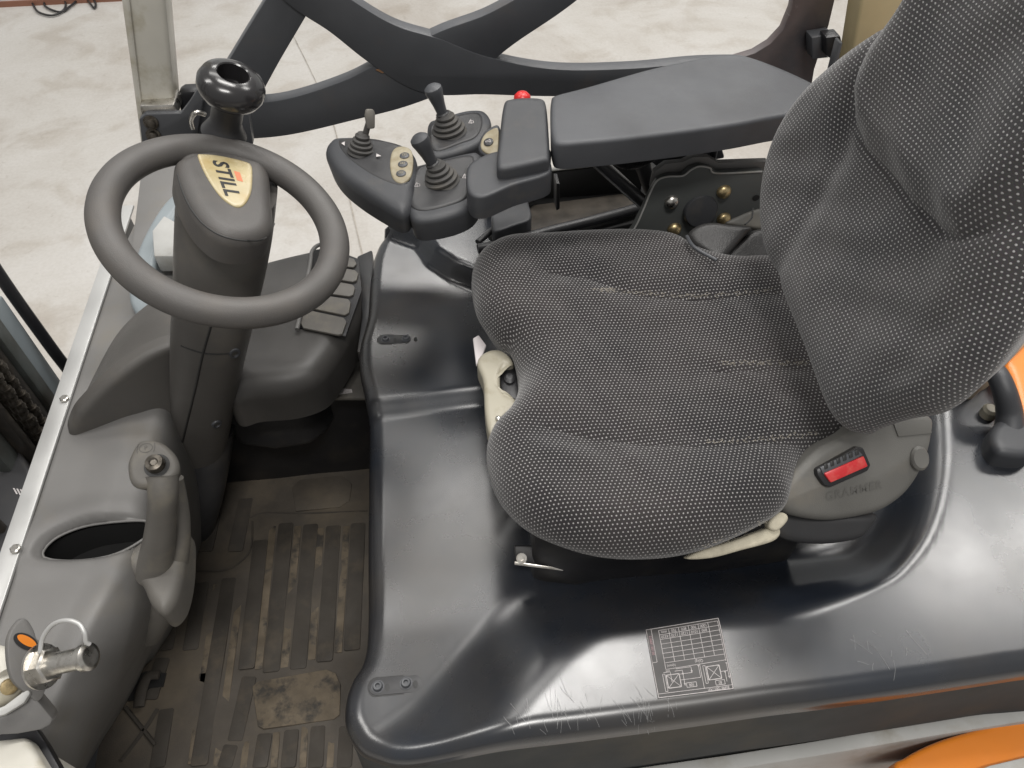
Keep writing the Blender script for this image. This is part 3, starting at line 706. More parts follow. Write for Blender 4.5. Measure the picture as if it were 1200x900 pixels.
# ---- bracket plate with yellow bolts
PF = YF(1.03)
bp_ = obj('seat_bracket', pslab(PF, [(728, 285), (742, 268), (752, 248), (762, 226), (770, 212), (782, 207), (800, 206), (808, 199), (820, 195), (832, 197), (840, 203), (895, 201), (905, 340), (720, 340)], .012, .0015), 'olive', T, 'dark steel bracket plate with yellow zinc bolts')
obj('bracket_flange_lit', pslab(YF(1.045), [(762, 222), (766, 202), (780, 192), (800, 190), (812, 184), (830, 184), (842, 191), (900, 189), (900, 202), (842, 205), (832, 199), (820, 197), (808, 201), (795, 208), (780, 210)], .012, .002), 'dash', bp_)  # lighter grey than the plate: light from above put into the colour
obj('bracket_edge', tube([V(*p, 1.029) for p in [(722, 290), (742, 270), (753, 248), (762, 226), (770, 212), (782, 207), (800, 206), (810, 199), (820, 195), (832, 197), (840, 203), (893, 201)]], .0016, 8), 'lgrey', bp_)
BOLT = mk('bolt', lathe((0, 0, 0), (0, 0, 1), [(.0118, 0), (.0118, .002), (.0105, .0055), (.006, .0085), (0, .0095)], 24), 'gold')
BOLTZ = mk('bolt', lathe((0, 0, 0), (0, 0, 1), [(.0118, 0), (.0118, .002), (.0105, .0055), (.006, .0085), (0, .0095)], 24), 'zinc')
for p, zz in (((787, 236), 1), ((848, 224), 0), ((790, 268), 0), ((848, 256), 0)):
    place(BOLTZ if zz else BOLT, 'bolt', None, V(*p, 1.03), (0, -1, .35), bp_, 1.05)
obj('round_cap', lathe(V(820, 246, 1.03), (0, -1, .25), [(.030, -.006), (.030, .006), (.027, .010), (.014, .012), (0, .0125)], 36), 'cons', bp_, 'black round rubber cap between the bolts')
obj('bracket_hole', lathe(V(886, 232, 1.0288), (0, -1, 0), [(.006, 0), (0, .0003)], 16), 'ink', bp_)
# belt retractor
rt_ = obj('belt_cover', pblob(Fr(U(850, 275, 1.15), (-.1, -.5, .8)), [(808, 272), (818, 263), (835, 259), (860, 262), (882, 265), (873, 276), (852, 300), (844, 305), (825, 294), (812, 284)], R=.01, skirt=.03, rings=8), 'leather', T, 'black vinyl belt cover beside the cushion')
obj('belt_strap', pblob(Fr(U(870, 290, 1.13), (-.1, -.5, .8)), [(846, 304), (868, 282), (886, 268), (900, 272), (905, 308), (870, 312)], R=.008, skirt=.02, rings=6), 'leather', rt_)
obj('belt_edge', tube([U(805, 277, 1.15), U(814, 290, 1.155), U(840, 305, 1.155)], .003, 8), 'steel', rt_)
obj('belt_guide', pblob(Fr(U(875, 250, 1.15), (-.1, -.7, .7)), [(852, 262), (868, 252), (892, 244), (905, 250), (900, 268), (880, 268)], R=.005, skirt=.01, rings=6), 'seatgrey', rt_)
obj('belt_wire', tube([U(882, 245, 1.17), U(881, 255, 1.17), U(873, 263, 1.17)], .0015, 6), 'ink', rt_)
# ================================================================ ARMREST CONSOLE
arm = empty('armrest_console', (.25, .99, 1.1), T, 'dark plastic armrest console with three small control levers')
AF = Fr(U(780, 120, 1.30), (0, -.04, 1))
obj('armrest_pad', pblob(AF, [(646, 116), (652, 110), (690, 100), (760, 80), (820, 67), (856, 62), (880, 66), (918, 80), (960, 100), (985, 118), (960, 128), (910, 136), (850, 147), (750, 160), (690, 166), (655, 168), (647, 160), (645, 140)], R=.0065, skirt=.038, rings=14, taper=.012, n=5), 'pad', arm, 'smooth dark padded armrest')
obj('armrest_underside', pslab(ZF(1.255), [(660, 170), (720, 150), (880, 128), (890, 150), (770, 172), (700, 182), (665, 186)], .012, .004), 'black', arm)
BKF = Fr(U(612, 160, 1.285), (0, -.05, 1))
bx = obj('console_block', pblob(BKF, [(590, 121), (597, 115), (615, 113), (634, 114), (640, 120), (643, 150), (644, 182), (638, 187), (612, 193), (588, 197), (582, 190), (585, 160)], R=.007, skirt=.045, rings=10, n=5), 'cons', arm)
obj('console_neck', pblob(ZF(1.262), [(546, 206), (552, 190), (583, 176), (640, 172), (645, 186), (643, 203), (602, 216), (568, 230), (550, 226)], R=.004, skirt=.034, rings=8), 'cons', arm)
obj('stop_button', lathe(U(612, 119, 1.262), (0, .1, 1), [(.012, 0), (.014, .004), (.013, .010), (.008, .015), (0, .0165)], 28), 'redknob', arm, 'red button behind the console block')
# end cap of the pod
POD = Fr(U(430, 200, 1.235), (-.03, -.06, 1))
obj('pod_body', pblob(POD, [(380, 176), (384, 163), (398, 157), (440, 158), (470, 167), (486, 178), (488, 205), (483, 235), (470, 248), (445, 236), (415, 217), (392, 197)], R=.016, skirt=.030, rings=12, taper=.05), 'cons', arm)
obj('pod_panel', pblob(Fr(POD.o + POD.n * .0005, POD.n), [(396, 165), (405, 162), (440, 163), (470, 170), (482, 180), (484, 196), (478, 214), (466, 217), (440, 207), (414, 190), (400, 176)], R=.002, skirt=.004, rings=6), 'dark', arm)
bp2 = obj('button_plate', pblob(Fr(POD.o + POD.n * .0020, POD.n), [(462, 174), (470, 171), (480, 174), (484, 184), (483, 200), (478, 211), (468, 214), (460, 208), (457, 195), (458, 182)], R=.001, skirt=.003, rings=5), 'btn', arm, 'yellowed plate with three oval buttons')
PB = Fr(POD.o + POD.n * .0030, POD.n)
for p in ((474, 182), (472, 192), (470, 203)):
    b_ = obj('oval_button', lathe(PB.w(*PB.px(p), -.001), PB.n, [(.0075, 0), (.0075, .001), (.006, .0022), (0, .0024)], 20, sx=1, hint=(0, 1, 0)), 'steel', bp2)
    fz = Flat(); fz.poly([(-.003, -.002), (.003, -.002), (.003, .002), (-.003, .002)], .0007); fz.line((0, -.002), (0, .002), .0007)
    c_ = PB.px(p); obj('button_symbol', fz.build(lambda x, y, c_=c_: PB.w(c_[0] + x, c_[1] + y, .0018)), 'btn', bp2)
for (a, b, c) in (((400, 168), (404, 166), (404, 171)), ((441, 180), (447, 183), (441, 184))):
    fz = Flat(); fz.add([tuple(PB.px(a)), tuple(PB.px(b)), tuple(PB.px(c))], [(0, 1, 2)]); obj('arrow_print', fz.build(lambda x, y: PB.w(x, y, .0004)), 'white', arm)
# lever boxes
def boxlever(z, out, R, sk, nm, inner, name2):
    f = Fr(U(*out[0], z), (-.02, -.05, 1)); o = obj(nm, pblob(f, out, R=R, skirt=sk, rings=10, n=5, taper=.04), 'cons', arm)
    obj(name2, pblob(Fr(f.o + f.n * .002, f.n), inner, R=.0025, skirt=.005, rings=6, n=4), 'dark', o); return f
f1 = boxlever(1.225, [(478, 222), (484, 196), (495, 190), (548, 177), (562, 178), (569, 190), (567, 215), (556, 238), (535, 250), (505, 257), (484, 256), (477, 240)], .010, .032, 'lever_box',
              [(481, 226), (487, 199), (500, 192), (548, 181), (556, 188), (556, 205), (550, 226), (538, 236), (500, 246), (483, 242)], 'box_lid')
f2 = boxlever(1.225, [(500, 160), (502, 142), (515, 137), (545, 128), (566, 128), (575, 138), (574, 152), (564, 165), (548, 174), (520, 182), (506, 182), (500, 172)], .009, .03, 'lever_box',
              [(503, 158), (506, 144), (530, 136), (556, 131), (565, 136), (564, 150), (556, 161), (540, 167), (515, 176), (505, 172)], 'box_lid')
for c_ in ((489, 218), (545, 208), (552, 144)):
    fz = Flat(); a = f1.px(c_); fz.poly([(a[0] - .004, a[1] - .004), (a[0] + .004, a[1] - .004), (a[0] + .004, a[1] + .001), (a[0] - .001, a[1] + .004)], .0008); fz.line((a[0], a[1] - .006), (a[0], a[1] + .006), .0008)
    obj('symbol_print', fz.build(lambda x, y: f1.w(x, y, .0026)), 'white', arm)
obj('lid_notch', pslab(Fr(f1.o + f1.n * .0024, f1.n), [(533, 203), (541, 206), (545, 197), (549, 196), (550, 203), (546, 208), (535, 208)], .002, 0), 'ink', arm)
# horn button
hb = Fr(U(573, 170, 1.262), (-.25, -.25, 1))
h_ = obj('horn_plate', pblob(hb, [(560, 170), (564, 158), (572, 150), (584, 146), (586, 165), (584, 184), (572, 184), (562, 178)], R=.004, skirt=.02, rings=6), 'cons', arm)
obj('horn_face', pblob(Fr(hb.o + hb.n * .002, hb.n), [(563, 169), (566, 160), (573, 153), (583, 150), (584, 166), (582, 180), (572, 180), (565, 176)], R=.001, skirt=.003, rings=5), 'btn', h_)
obj('horn_button', lathe(hb.w(*hb.px((573, 168)), .002), hb.n, [(.0075, 0), (.0075, .0015), (.006, .0026), (0, .0028)], 24), 'dark', h_)
fz = Flat(); c_ = hb.px((573, 168)); fz.poly([(-.004, -.001), (0, -.001), (.003, -.003), (.003, .003), (0, .001), (-.004, .001)], .0007)
obj('horn_symbol', fz.build(lambda x, y: hb.w(c_[0] + x, c_[1] + y, .0051)), 'white', h_)
# joysticks
def joystick(base, top, z0, z1, rb, scale=1, kind=0, label=None):
    a = U(*base, z0); b = U(*top, z1); d = nrm(b - a); j = empty('joystick', a, arm, label)
    pf = []; r = rb
    for k in range(4):
        h = k * .0072 * scale; r = rb * (1 - .15 * k)
        pf += [(r * .90, h), (r, h + .0015), (r, h + .0045), (r * .82, h + .0068 * scale)]
    pf += [(rb * .38, .031 * scale), (0, .031 * scale)]
    ax = nrm(d * .6 + A([0, 0, .4]))
    obj('rubber_boot', lathe(a, ax, [(rb * 1.05, -.004)] + pf, 32), 'boot', j)
    L = np.linalg.norm(b - a)
    if kind == 0:
        s = L; pf = [(0, .014), (.0075, .018), (.0085, s * .45), (.0098, s * .62), (.0125, s * .82), (.0145, s * .93), (.0138, s), (.009, s + .004), (0, s + .005)]
        obj('grip', lathe(a, d, pf, 28), 'steel' if label and 'far' in label else 'cons', j)
        obj('grip_collar', lathe(a, d, [(.0108, .026), (.0108, .031), (.009, .033)], 20), 'dark', j)
    else:
        obj('stem', tube([a + d * .02, a + d * L * .75], [.005, .0045], 12, smooth=2), 'boot', j)
        fq = Fr(a + d * L * .85, nrm(A([.25, -.9, .4])), (1, 0, 0))
        obj('switch_tab', slab(fq, [(-.006, -.014), (.006, -.014), (.009, .008), (.007, .014), (-.004, .015), (-.007, .006)], .008, .0025, h0=.004), 'lever', j)
joystick((517, 211), (491, 162), 1.228, 1.298, .0265, label='joystick on the near lever box with smooth dark grip')
joystick((526, 153), (507, 103), 1.228, 1.30, .0275, label='joystick on the far lever box with darker grip')
joystick((423, 176), (435, 133), 1.238, 1.292, .0205, .9, 1, label='small direction lever with flat tab on the pod')
# storage tray behind the console
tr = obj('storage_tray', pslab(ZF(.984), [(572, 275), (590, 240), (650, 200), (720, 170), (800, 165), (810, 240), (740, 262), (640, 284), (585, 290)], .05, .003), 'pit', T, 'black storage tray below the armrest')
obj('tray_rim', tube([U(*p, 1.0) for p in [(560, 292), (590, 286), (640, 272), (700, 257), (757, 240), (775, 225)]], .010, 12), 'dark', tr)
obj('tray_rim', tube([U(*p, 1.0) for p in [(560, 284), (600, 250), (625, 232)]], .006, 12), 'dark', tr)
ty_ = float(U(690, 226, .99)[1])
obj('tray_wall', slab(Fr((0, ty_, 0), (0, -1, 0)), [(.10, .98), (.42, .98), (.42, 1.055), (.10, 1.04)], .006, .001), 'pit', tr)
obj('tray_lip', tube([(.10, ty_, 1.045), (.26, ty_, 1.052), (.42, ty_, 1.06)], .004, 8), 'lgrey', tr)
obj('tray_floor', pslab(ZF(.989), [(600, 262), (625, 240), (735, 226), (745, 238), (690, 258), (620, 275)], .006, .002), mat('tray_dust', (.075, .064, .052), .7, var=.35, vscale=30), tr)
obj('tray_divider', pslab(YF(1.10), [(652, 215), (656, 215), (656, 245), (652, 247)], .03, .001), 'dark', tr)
bxf = ZF(1.03)
obj('storage_box', pblob(bxf, [(577, 250), (598, 241), (616, 233), (620, 240), (622, 256), (602, 264), (580, 271), (577, 262)], R=.003, skirt=.04, rings=5, n=3), 'cons', tr, 'small grey box in the tray')
for p in (((688, 178), (752, 236)), ((745, 172), (766, 228))):
    obj('armrest_strut', tube([U(*p[0], 1.2), U(*p[1], 1.08)], .020, 12, smooth=2, flat=.6), 'dark', arm)
bm = bmesh.new()
cp = crc([U(718, 186, 1.21), U(735, 193, 1.20), U(755, 189, 1.21), U(768, 180, 1.22)], 14, closed=False)
for i in range(len(cp) - 1): lathe(cp[i], cp[i + 1] - cp[i], [(.006, 0), (.0085, .001), (.006, .002)], 12, bm=bm)
obj('corrugated_hose', finish(bm, 50), 'dark', arm, 'ribbed hose under the armrest')
obj('pivot_block', pslab(YF(1.08), [(760, 188), (775, 172), (842, 160), (850, 186), (775, 200)], .04, .004), 'steel', arm)
obj('pivot_pin', lathe(U(838, 172, 1.2), (0, 0, 1), [(.006, -.06), (.006, .01), (0, .01)], 12), 'black', arm)
# ================================================================ STEERING
wn = nrm((math.sin(.42), math.sin(-.13), .95)); wc = U(265, 265, 1.30)
WF = Fr(wc, wn, (1, 0, 0))
wheel = empty('steering_wheel', wc, T, 'dark rubber steering wheel with knob and a worn yellow badge')
bm = bmesh.new(); R0, r0 = .1375, .0195; nu, nv = 120, 24; g = []
for i in range(nu):
    t = 2 * math.pi * i / nu; e = WF.x * math.cos(t) + WF.y * math.sin(t)
    g.append([bm.verts.new(wc + e * (R0 + r0 * math.cos(s)) + wn * r0 * math.sin(s) * .95) for s in np.linspace(0, 2 * math.pi, nv, endpoint=False)])
for i in range(nu):
    for j in range(nv): bm.faces.new((g[i][j], g[(i + 1) % nu][j], g[(i + 1) % nu][(j + 1) % nv], g[i][(j + 1) % nv]))
obj('rim', finish(bm, 80), 'rim', wheel)
HFm = Fr(wc + wn * .012, wn, (1, 0, 0))
hub_px = [(205, 190), (214, 178), (250, 170), (298, 180), (316, 192), (320, 225), (322, 258), (312, 273), (288, 279), (258, 274), (232, 252), (213, 220)]
hub_ = obj('hub', pblob(HFm, hub_px, R=.020, skirt=.03, rings=16, n=6), 'rim', wheel)
obj('hub_seam', tube([hit(hub_, *p)[0] for p in [(208, 205), (214, 224), (224, 245), (240, 264), (262, 277), (290, 282), (312, 278), (322, 262)]], .0011, 6), 'ink', hub_)
spk = Fr(wc + wn * .008, wn, (1, 0, 0))
obj('spoke', pblob(spk, [(211, 186), (222, 172), (262, 162), (302, 172), (316, 190), (300, 200), (262, 198), (222, 200)], R=.012, skirt=.02, rings=8), 'rim', wheel)
bg = Fr(wc + wn * .0140, wn, (1, 0, 0))
bd = obj('badge', pblob(bg, [(232, 182), (236, 180), (258, 182), (288, 189), (295, 194), (296, 205), (295, 222), (290, 235), (282, 242), (272, 240), (259, 230), (247, 214), (238, 198)], R=.0015, skirt=.003, rings=6, n=5), 'badge', wheel, 'yellowed badge with STILL lettering')
BP = Fr(wc + wn * .0144, wn, (1, 0, 0)); a0 = BP.px((256, 187)); a1 = BP.px((272, 229)); dv = a1 - a0; L_ = np.linalg.norm(dv); ang = math.atan2(dv[1], dv[0])
v, f = textmesh('STILL', .026, shear=.25, bold=.0008, space=1.1); vx = A(v); vx[:, 0] *= L_ / (vx[:, 0].max() - vx[:, 0].min()); mid_ = (a0 + a1) / 2
c_, s_ = math.cos(ang), math.sin(ang)
fz = Flat(); fz.add([(mid_[0] + x * c_ - y * s_, mid_[1] + x * s_ + y * c_) for x, y in vx], f)
obj('badge_lettering', fz.build(lambda x, y: BP.w(x, y, 0)), 'ink', bd)
obj('badge_mark', pslab(Fr(BP.o, BP.n), [(274, 200), (281, 202), (285, 213), (278, 211)], .0004, 0), 'oink', bd)
# spinner knob
kb = WF.w(*WF.px((262, 160)), .0); kd = nrm(WF.o * 0 + (U(272, 92, 1.40) - kb))
kd = nrm(wn * .95 + A([.03, 0, .08]))
kn = empty('spinner_knob', kb, T, 'black glossy mushroom knob standing on the wheel rim')
obj('knob_stem', lathe(kb, kd, [(.030, .006), (.0235, .019), (.0205, .026), (.0205, .045), (.023, .062), (.026, .07)], 36), 'dark', kn)
obj('knob_cap', lathe(kb, kd, [(.020, .062), (.030, .063), (.038, .069), (.0425, .078), (.0425, .087), (.038, .096), (.028, .102), (.021, .1035), (.0195, .1022), (.0185, .080), (0, .078)], 48), 'gloss', kn)
# steering column
colm = obj('steering_column', loft([(266, 232, 1.275, 116, .8, 3), (262, 285, 1.22, 112, .8, 3), (257, 330, 1.15, 104, .85, 2.8), (250, 375, 1.07, 96, .95, 2.6), (243, 430, .96, 84, 1, 2.5), (238, 480, .84, 72, 1, 2.4), (236, 520, .72, 62, 1, 2.4), (235, 548, .62, 56, 1, 2.4), (236, 560, .55, 44, 1, 2.4)]), 'cowl', T, 'grey plastic steering column cover')
# seam on the column
obj('column_seam', tube([hit(colm, *p)[0] for p in [(250, 372), (244, 393), (237, 418), (230, 450), (223, 480), (217, 505), (214, 518)]], .0019, 6), 'ink', colm)
obj('column_ridge', tube([hit(colm, *p)[0] for p in [(212, 405), (225, 410), (240, 414), (255, 415), (268, 414)]], .0015, 6), 'ink', colm)
for p, z in (((281, 414), 1.0), ((260, 497), .84)):
    c0, cn = hit(colm, p[0] - 6, p[1], .001, z); obj('column_screw', lathe(c0, cn, [(.013, -.004), (.012, .001), (.008, .0015), (.0075, -.003), (0, -.003)], 20, sx=.7), 'steel', colm)
obj('column_foot', loft([(242, 500, .75, 66, 1, 2.4), (236, 545, .66, 66, 1, 2.4), (229, 585, .58, 64, 1, 2.4), (222, 615, .5, 60, 1, 2.4)]), 'dark', T)
# cowl: quarter round housing left of the column
cw0 = U(83, 515, .895); CW = Fr(cw0, (.36, -.93, 0))
bm = pblob(CW, [(83, 515), (88, 492), (102, 474), (124, 452), (152, 430), (180, 413), (207, 404), (240, 400), (255, 415), (250, 470), (235, 500), (200, 502), (150, 506), (110, 511)], R=.012, skirt=.016, rings=12, n=5, taper=.0)
bc = obj('dash_cowl', bm, 'cowl', T, 'rounded grey cowl beside the steering column')
def cwp(px, py, back): return UP(px, py, cw0 - CW.n * back, CW.n)
G_ = [[cwp(*p, .155) for p in [(93, 478), (110, 440), (140, 388), (180, 352), (215, 338), (255, 332)]],
      [cwp(*p, .10) for p in [(88, 492), (101, 458), (130, 415), (168, 380), (207, 362), (255, 358)]],
      [cwp(*p, .05) for p in [(85, 503), (96, 474), (126, 437), (163, 408), (207, 385), (255, 382)]],
      [cwp(*p, .008) for p in [(84, 510), (98, 480), (126, 452), (158, 428), (207, 406), (255, 402)]]]
G_ = A([crc(g, 10, closed=False) for g in G_]); G_ = A([crc(G_[:, k], 8, closed=False) for k in range(G_.shape[1])]).transpose(1, 0, 2)
bm = bmesh.new(); vv_ = [[bm.verts.new(p) for p in r] for r in G_]
for a_ in range(len(vv_) - 1):
    for b_ in range(len(vv_[0]) - 1): bm.faces.new((vv_[a_][b_], vv_[a_ + 1][b_], vv_[a_ + 1][b_ + 1], vv_[a_][b_ + 1]))
finish(bm, 70)
obj('cowl_top', bm, 'cowl', bc)
# ================================================================ DASH CONSOLE + FLOOR
POCK = pxw([(50, 652), (54, 638), (74, 624), (110, 613), (170, 609), (176, 622), (150, 641), (120, 652), (80, 656)], .89)
POCK = crc(POCK, 8)
def dent(G):
    sh = G.shape; P = G.reshape(-1, 3).copy(); i_ = inside(P[:, :2], POCK); d = segdist(P[:, :2], POCK)
    s = np.where(i_, d, -d); P[:, 2] -= .012 * sst(s, -.012, .003)
    r = np.exp(-((s + .022) / .018) ** 2) * sst(P[:, 1], .55, .60); P[:, 2] += .004 * r
    return P.reshape(sh)
rows = [
    [(176, 225, .90), (200, 222, .90), (230, 222, .90), (250, 240, .88), (262, 262, .80), (270, 280, .62), (272, 290, .45)],
    [(141, 300, .90), (170, 300, .90), (205, 302, .90), (225, 330, .88), (240, 370, .78), (255, 420, .6), (258, 440, .45)],
    [(115, 370, .90), (150, 375, .90), (190, 380, .90), (215, 395, .87), (235, 430, .76), (250, 500, .58), (255, 520, .45)],
    [(91, 440, .90), (125, 445, .90), (165, 452, .90), (200, 462, .88), (225, 500, .76), (245, 555, .56), (248, 575, .45)],
    [(67, 512, .90), (105, 515, .90), (150, 520, .90), (190, 528, .875), (218, 560, .76), (240, 600, .56), (243, 620, .45)],
    [(41, 588, .90), (85, 585, .90), (130, 585, .90), (175, 592, .875), (212, 610, .76), (228, 645, .56), (230, 665, .45)],
    [(18, 655, .90), (60, 650, .90), (110, 650, .90), (160, 655, .88), (205, 668, .77), (212, 700, .58), (212, 720, .45)],
    [(-8, 730, .90), (40, 715, .90), (85, 706, .90), (128, 704, .893), (168, 722, .81), (180, 750, .64), (176, 775, .45)],
    [(-35, 810, .90), (10, 790, .90), (52, 772, .90), (98, 764, .89), (138, 780, .80), (150, 806, .63), (146, 830, .45)],
    [(-65, 895, .90), (-20, 870, .90), (24, 850, .90), (68, 838, .885), (104, 846, .79), (114, 868, .62), (108, 890, .45)],
    [(-100, 990, .90), (-55, 960, .90), (0, 935, .88), (45, 910, .85), (84, 905, .76), (86, 925, .62), (72, 955, .45)]]
bm = sheet(rows, 28, 24, disp=dent)
fc = A([list(f.calc_center_median())[:2] for f in bm.faces]); kill = inside(fc, POCK) & (A([f.calc_center_median().z for f in bm.faces]) > .86) & (segdist(fc, POCK) > .002)
bm.faces.ensure_lookup_table(); bmesh.ops.delete(bm, geom=[bm.faces[i] for i in np.nonzero(kill)[0]], context='FACES')
bv = [v for v in bm.verts if v.is_boundary and v.co.z > .86]; bp0 = A([list(v.co)[:2] for v in bv]); dd_ = segdist(bp0, POCK); nr_ = nearest(bp0, POCK)
for v, q, k in zip(bv, nr_, dd_):
    if k < .012: v.co.x, v.co.y = q; v.co.z = .8865
obj('pocket_rim', tube([(x, y, .8862) for x, y in np.vstack([POCK[::3], POCK[:1]])], .0022, 8, smooth=2), 'dash', T)
obj('dash_console', bm, 'dash', T, 'grey plastic front console with an open pocket')
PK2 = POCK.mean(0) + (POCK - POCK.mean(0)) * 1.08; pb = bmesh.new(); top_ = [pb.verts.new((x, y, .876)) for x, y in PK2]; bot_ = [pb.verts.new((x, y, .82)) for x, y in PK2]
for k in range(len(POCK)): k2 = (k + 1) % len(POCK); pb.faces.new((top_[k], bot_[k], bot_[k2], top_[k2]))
pb.faces.new(bot_); obj('pocket_shade_lining', finish(pb, 40), 'pit', T)  # near-black lining: the shade under the pocket's lip put into the colour
# metal edge strip
bm = bmesh.new(); x0 = float(U(0, 700, .905)[0])
pts = [(x0 - .020, .15), (x0 + .008, .15), (x0 + .008, 1.45), (x0 - .020, 1.45)]
es = obj('edge_strip', slab(Fr((0, 0, .908), (0, 0, 1)), pts, .006, .0015), 'alu', T, 'bright aluminium strip along the front console')
HEX = mk('screw', lathe((0, 0, 0), (0, 0, 1), [(.0085, 0), (.0085, .0045), (.0065, .006), (0, .006)], 6), 'zinc')
for p in ((76, 468), (19, 644)):
    place(HEX, 'screw', None, U(*p, .909), (0, 0, 1), es, .9)
obj('front_plate', slab(Fr((x0 - .014, 0, .9), (-1, 0, 0), (0, 1, 0)), [(.15, .5), (1.45, .5), (1.45, -.004), (.15, -.004)], .004, .001), 'steel', T)
# parking brake lever
lv = empty('parking_brake_lever', U(150, 690, .88), T, 'grey parking brake lever with a chrome push button')
obj('lever_arm', tube([U(180, 672, .86), U(184, 650, .90), U(187, 630, .94), U(189, 608, .98), U(191, 578, 1.03), U(190, 556, 1.05)], [.026, .024, .0215, .0195, .0195, .021], 22), 'lever', lv)
LB = Fr(U(180, 670, .885), (.05, -.12, 1))
obj('lever_base', pblob(LB, [(178, 612), (196, 606), (213, 614), (214, 650), (210, 682), (202, 706), (188, 718), (174, 706), (164, 684), (150, 668), (136, 656), (150, 642), (166, 628)], R=.018, skirt=.05, rings=10, n=5), 'lever', lv)
obj('lever_guard', tube([U(208, 560, 1.0), U(212, 610, .93), U(205, 660, .86), U(190, 705, .78), U(172, 740, .70)], [.008, .013, .019, .024, .026], 18), 'lever', lv)
LH = Fr(U(180, 545, 1.062), (.05, -.25, 1))
obj('lever_head', pblob(LH, [(148, 548), (150, 536), (160, 518), (172, 514), (188, 517), (203, 530), (209, 545), (204, 557), (188, 566), (165, 571), (152, 565)], R=.009, skirt=.020, rings=10, n=5, taper=.15), 'lever', lv)
obj('head_hole', lathe(LH.w(*LH.px((184, 546)), .0006), LH.n, [(.0165, 0), (0, .0002)], 28), 'ink', lv)
obj('push_button', lathe(LH.w(*LH.px((183, 545)), -.004), LH.n, [(.0125, 0), (.0125, .010), (.0110, .0150), (.006, .0165), (.004, .0145), (0, .0145)], 24), 'chain', lv)
fz = Flat(); c_ = LH.px((171, 525)); 
tt = np.linspace(0, 2 * math.pi, 20, endpoint=False); fz.poly([(.0085 * math.cos(t), .0065 * math.sin(t)) for t in tt], .0009)
for sx in (-1, 1): fz.poly([(sx * (.0085 + .003 * math.cos(t)), .008 * math.sin(t)) for t in np.linspace(-1, 1, 6)], .0009, closed=False)
fz.text('P', 0, 0, .009, rot=.2)
obj('brake_symbol', fz.build(lambda x, y: LH.w(c_[0] + x, c_[1] + y, .0006)), 'cowl', lv)
# display and far dash parts seen through the wheel
dp = obj('display_housing', pblob(ZF(.935), [(150, 345), (158, 300), (175, 262), (196, 232), (214, 222), (218, 235), (196, 262), (183, 300), (182, 345), (186, 365), (165, 372)], R=.01, skirt=.05, rings=8, n=5, center=(170, 315)), 'blue', T, 'grey blue instrument housing behind the wheel')
obj('display_panel', pslab(ZF(.925), [(160, 335), (175, 330), (205, 350), (190, 368), (160, 366)], .01, .002), 'dark', dp)
fz = Flat(); f_ = ZF(.9262)
for c_ in ((166, 336), (167, 347), (178, 349), (168, 357)):
    q = f_.px(c_); fz.poly([(q[0] + .0065 * math.cos(t), q[1] + .0065 * math.sin(t)) for t in np.linspace(0, 6.283, 14, endpoint=False)], .0014); fz.line((q[0] - .003, q[1] - .003), (q[0] + .003, q[1] + .003), .0014); fz.line((q[0] - .003, q[1] + .003), (q[0] + .003, q[1] - .003), .0014)
obj('display_symbols', fz.build(lambda x, y: f_.w(x, y, 0)), 'white', dp)
obj('dash_pillar', pslab(ZF(.93), [(165, 195), (205, 180), (215, 230), (200, 245), (178, 290), (152, 300)], .05, .006), 'dash', T)
obj('mirror_box', pslab(ZF(.96), [(178, 270), (192, 252), (210, 262), (214, 300), (180, 300)], .04, .004), 'lgrey', T)
# ---- footwell right of the column
fwz = .92
pn = obj('footwell_panel', pblob(ZF(fwz), [(262, 318), (300, 302), (350, 289), (385, 283), (405, 286), (420, 300), (426, 330), (420, 360), (404, 390), (388, 416), (370, 436), (335, 448), (290, 452), (262, 456), (250, 420), (250, 360)], R=.040, skirt=.06, rings=16, n=5, taper=.0), 'panelp', T, 'dark grey side panel right of the column')
obj('panel_base', pslab(ZF(fwz - .085), [(250, 400), (250, 464), (300, 470), (345, 464), (366, 448), (384, 420), (400, 380)], .16, .02, 3), 'dark', pn, 'dark lower part of the side panel')
vt = obj('vent_recess', pslab(ZF(fwz + .003), [(366, 293), (385, 290), (420, 303), (424, 340), (405, 394), (350, 384), (352, 372)], .004, .001), 'black', pn)
SL = [[(357, 362), (403, 372), (406, 377), (401, 391), (396, 392), (355, 384), (352, 378)],
      [(362, 343), (408, 350), (411, 354), (409, 366), (404, 369), (360, 360), (358, 355)],
      [(368, 325), (413, 333), (416, 337), (414, 345), (409, 347), (366, 341), (364, 336)],
      [(373, 309), (416, 316), (420, 320), (418, 328), (413, 330), (371, 323), (369, 318)],
      [(375, 296), (384, 293), (415, 303), (418, 309), (414, 313), (374, 307)]]
for s_ in SL: obj('vent_slat', pslab(ZF(fwz + .008), s_, .006, .002), 'lever', pn)
obj('panel_edge', tube([U(*p, .93) for p in [(348, 386), (352, 368), (363, 312), (366, 294), (378, 286), (400, 290)]], .004, 8), 'dash', pn)
obj('side_post', pslab(ZF(.90), [(418, 300), (436, 292), (440, 340), (436, 385), (432, 412), (418, 412), (424, 370)], .05, .004), 'dark', T)
sh = obj('floor_bracket', pslab(ZF(.78), [(372, 466), (398, 425), (412, 408), (440, 408), (440, 466)], .01, .003), 'lever', T, 'small grey bracket with a bolt and slot')
place(HEX, 'bolt', None, U(412, 427, .782), (0, 0, 1), sh, .9)
obj('bracket_slot', pslab(ZF(.7815), [(388, 459), (394, 455), (412, 456), (413, 460), (396, 462)], .001, 0), 'white', sh)
BWL = YF(1.0)
obj('footwell_wall', slab(Fr((0, .985, 0), (0, -1, 0)), [(-.60, .49), (-.12, .49), (-.12, .77), (-.60, .77)], .02, .004), 'black', T, 'black rear wall of the footwell')
bm = slab(ZF(.490), [(-.80, 0), (-.05, 0), (-.05, 1.1), (-.80, 1.1)], .02, .004)
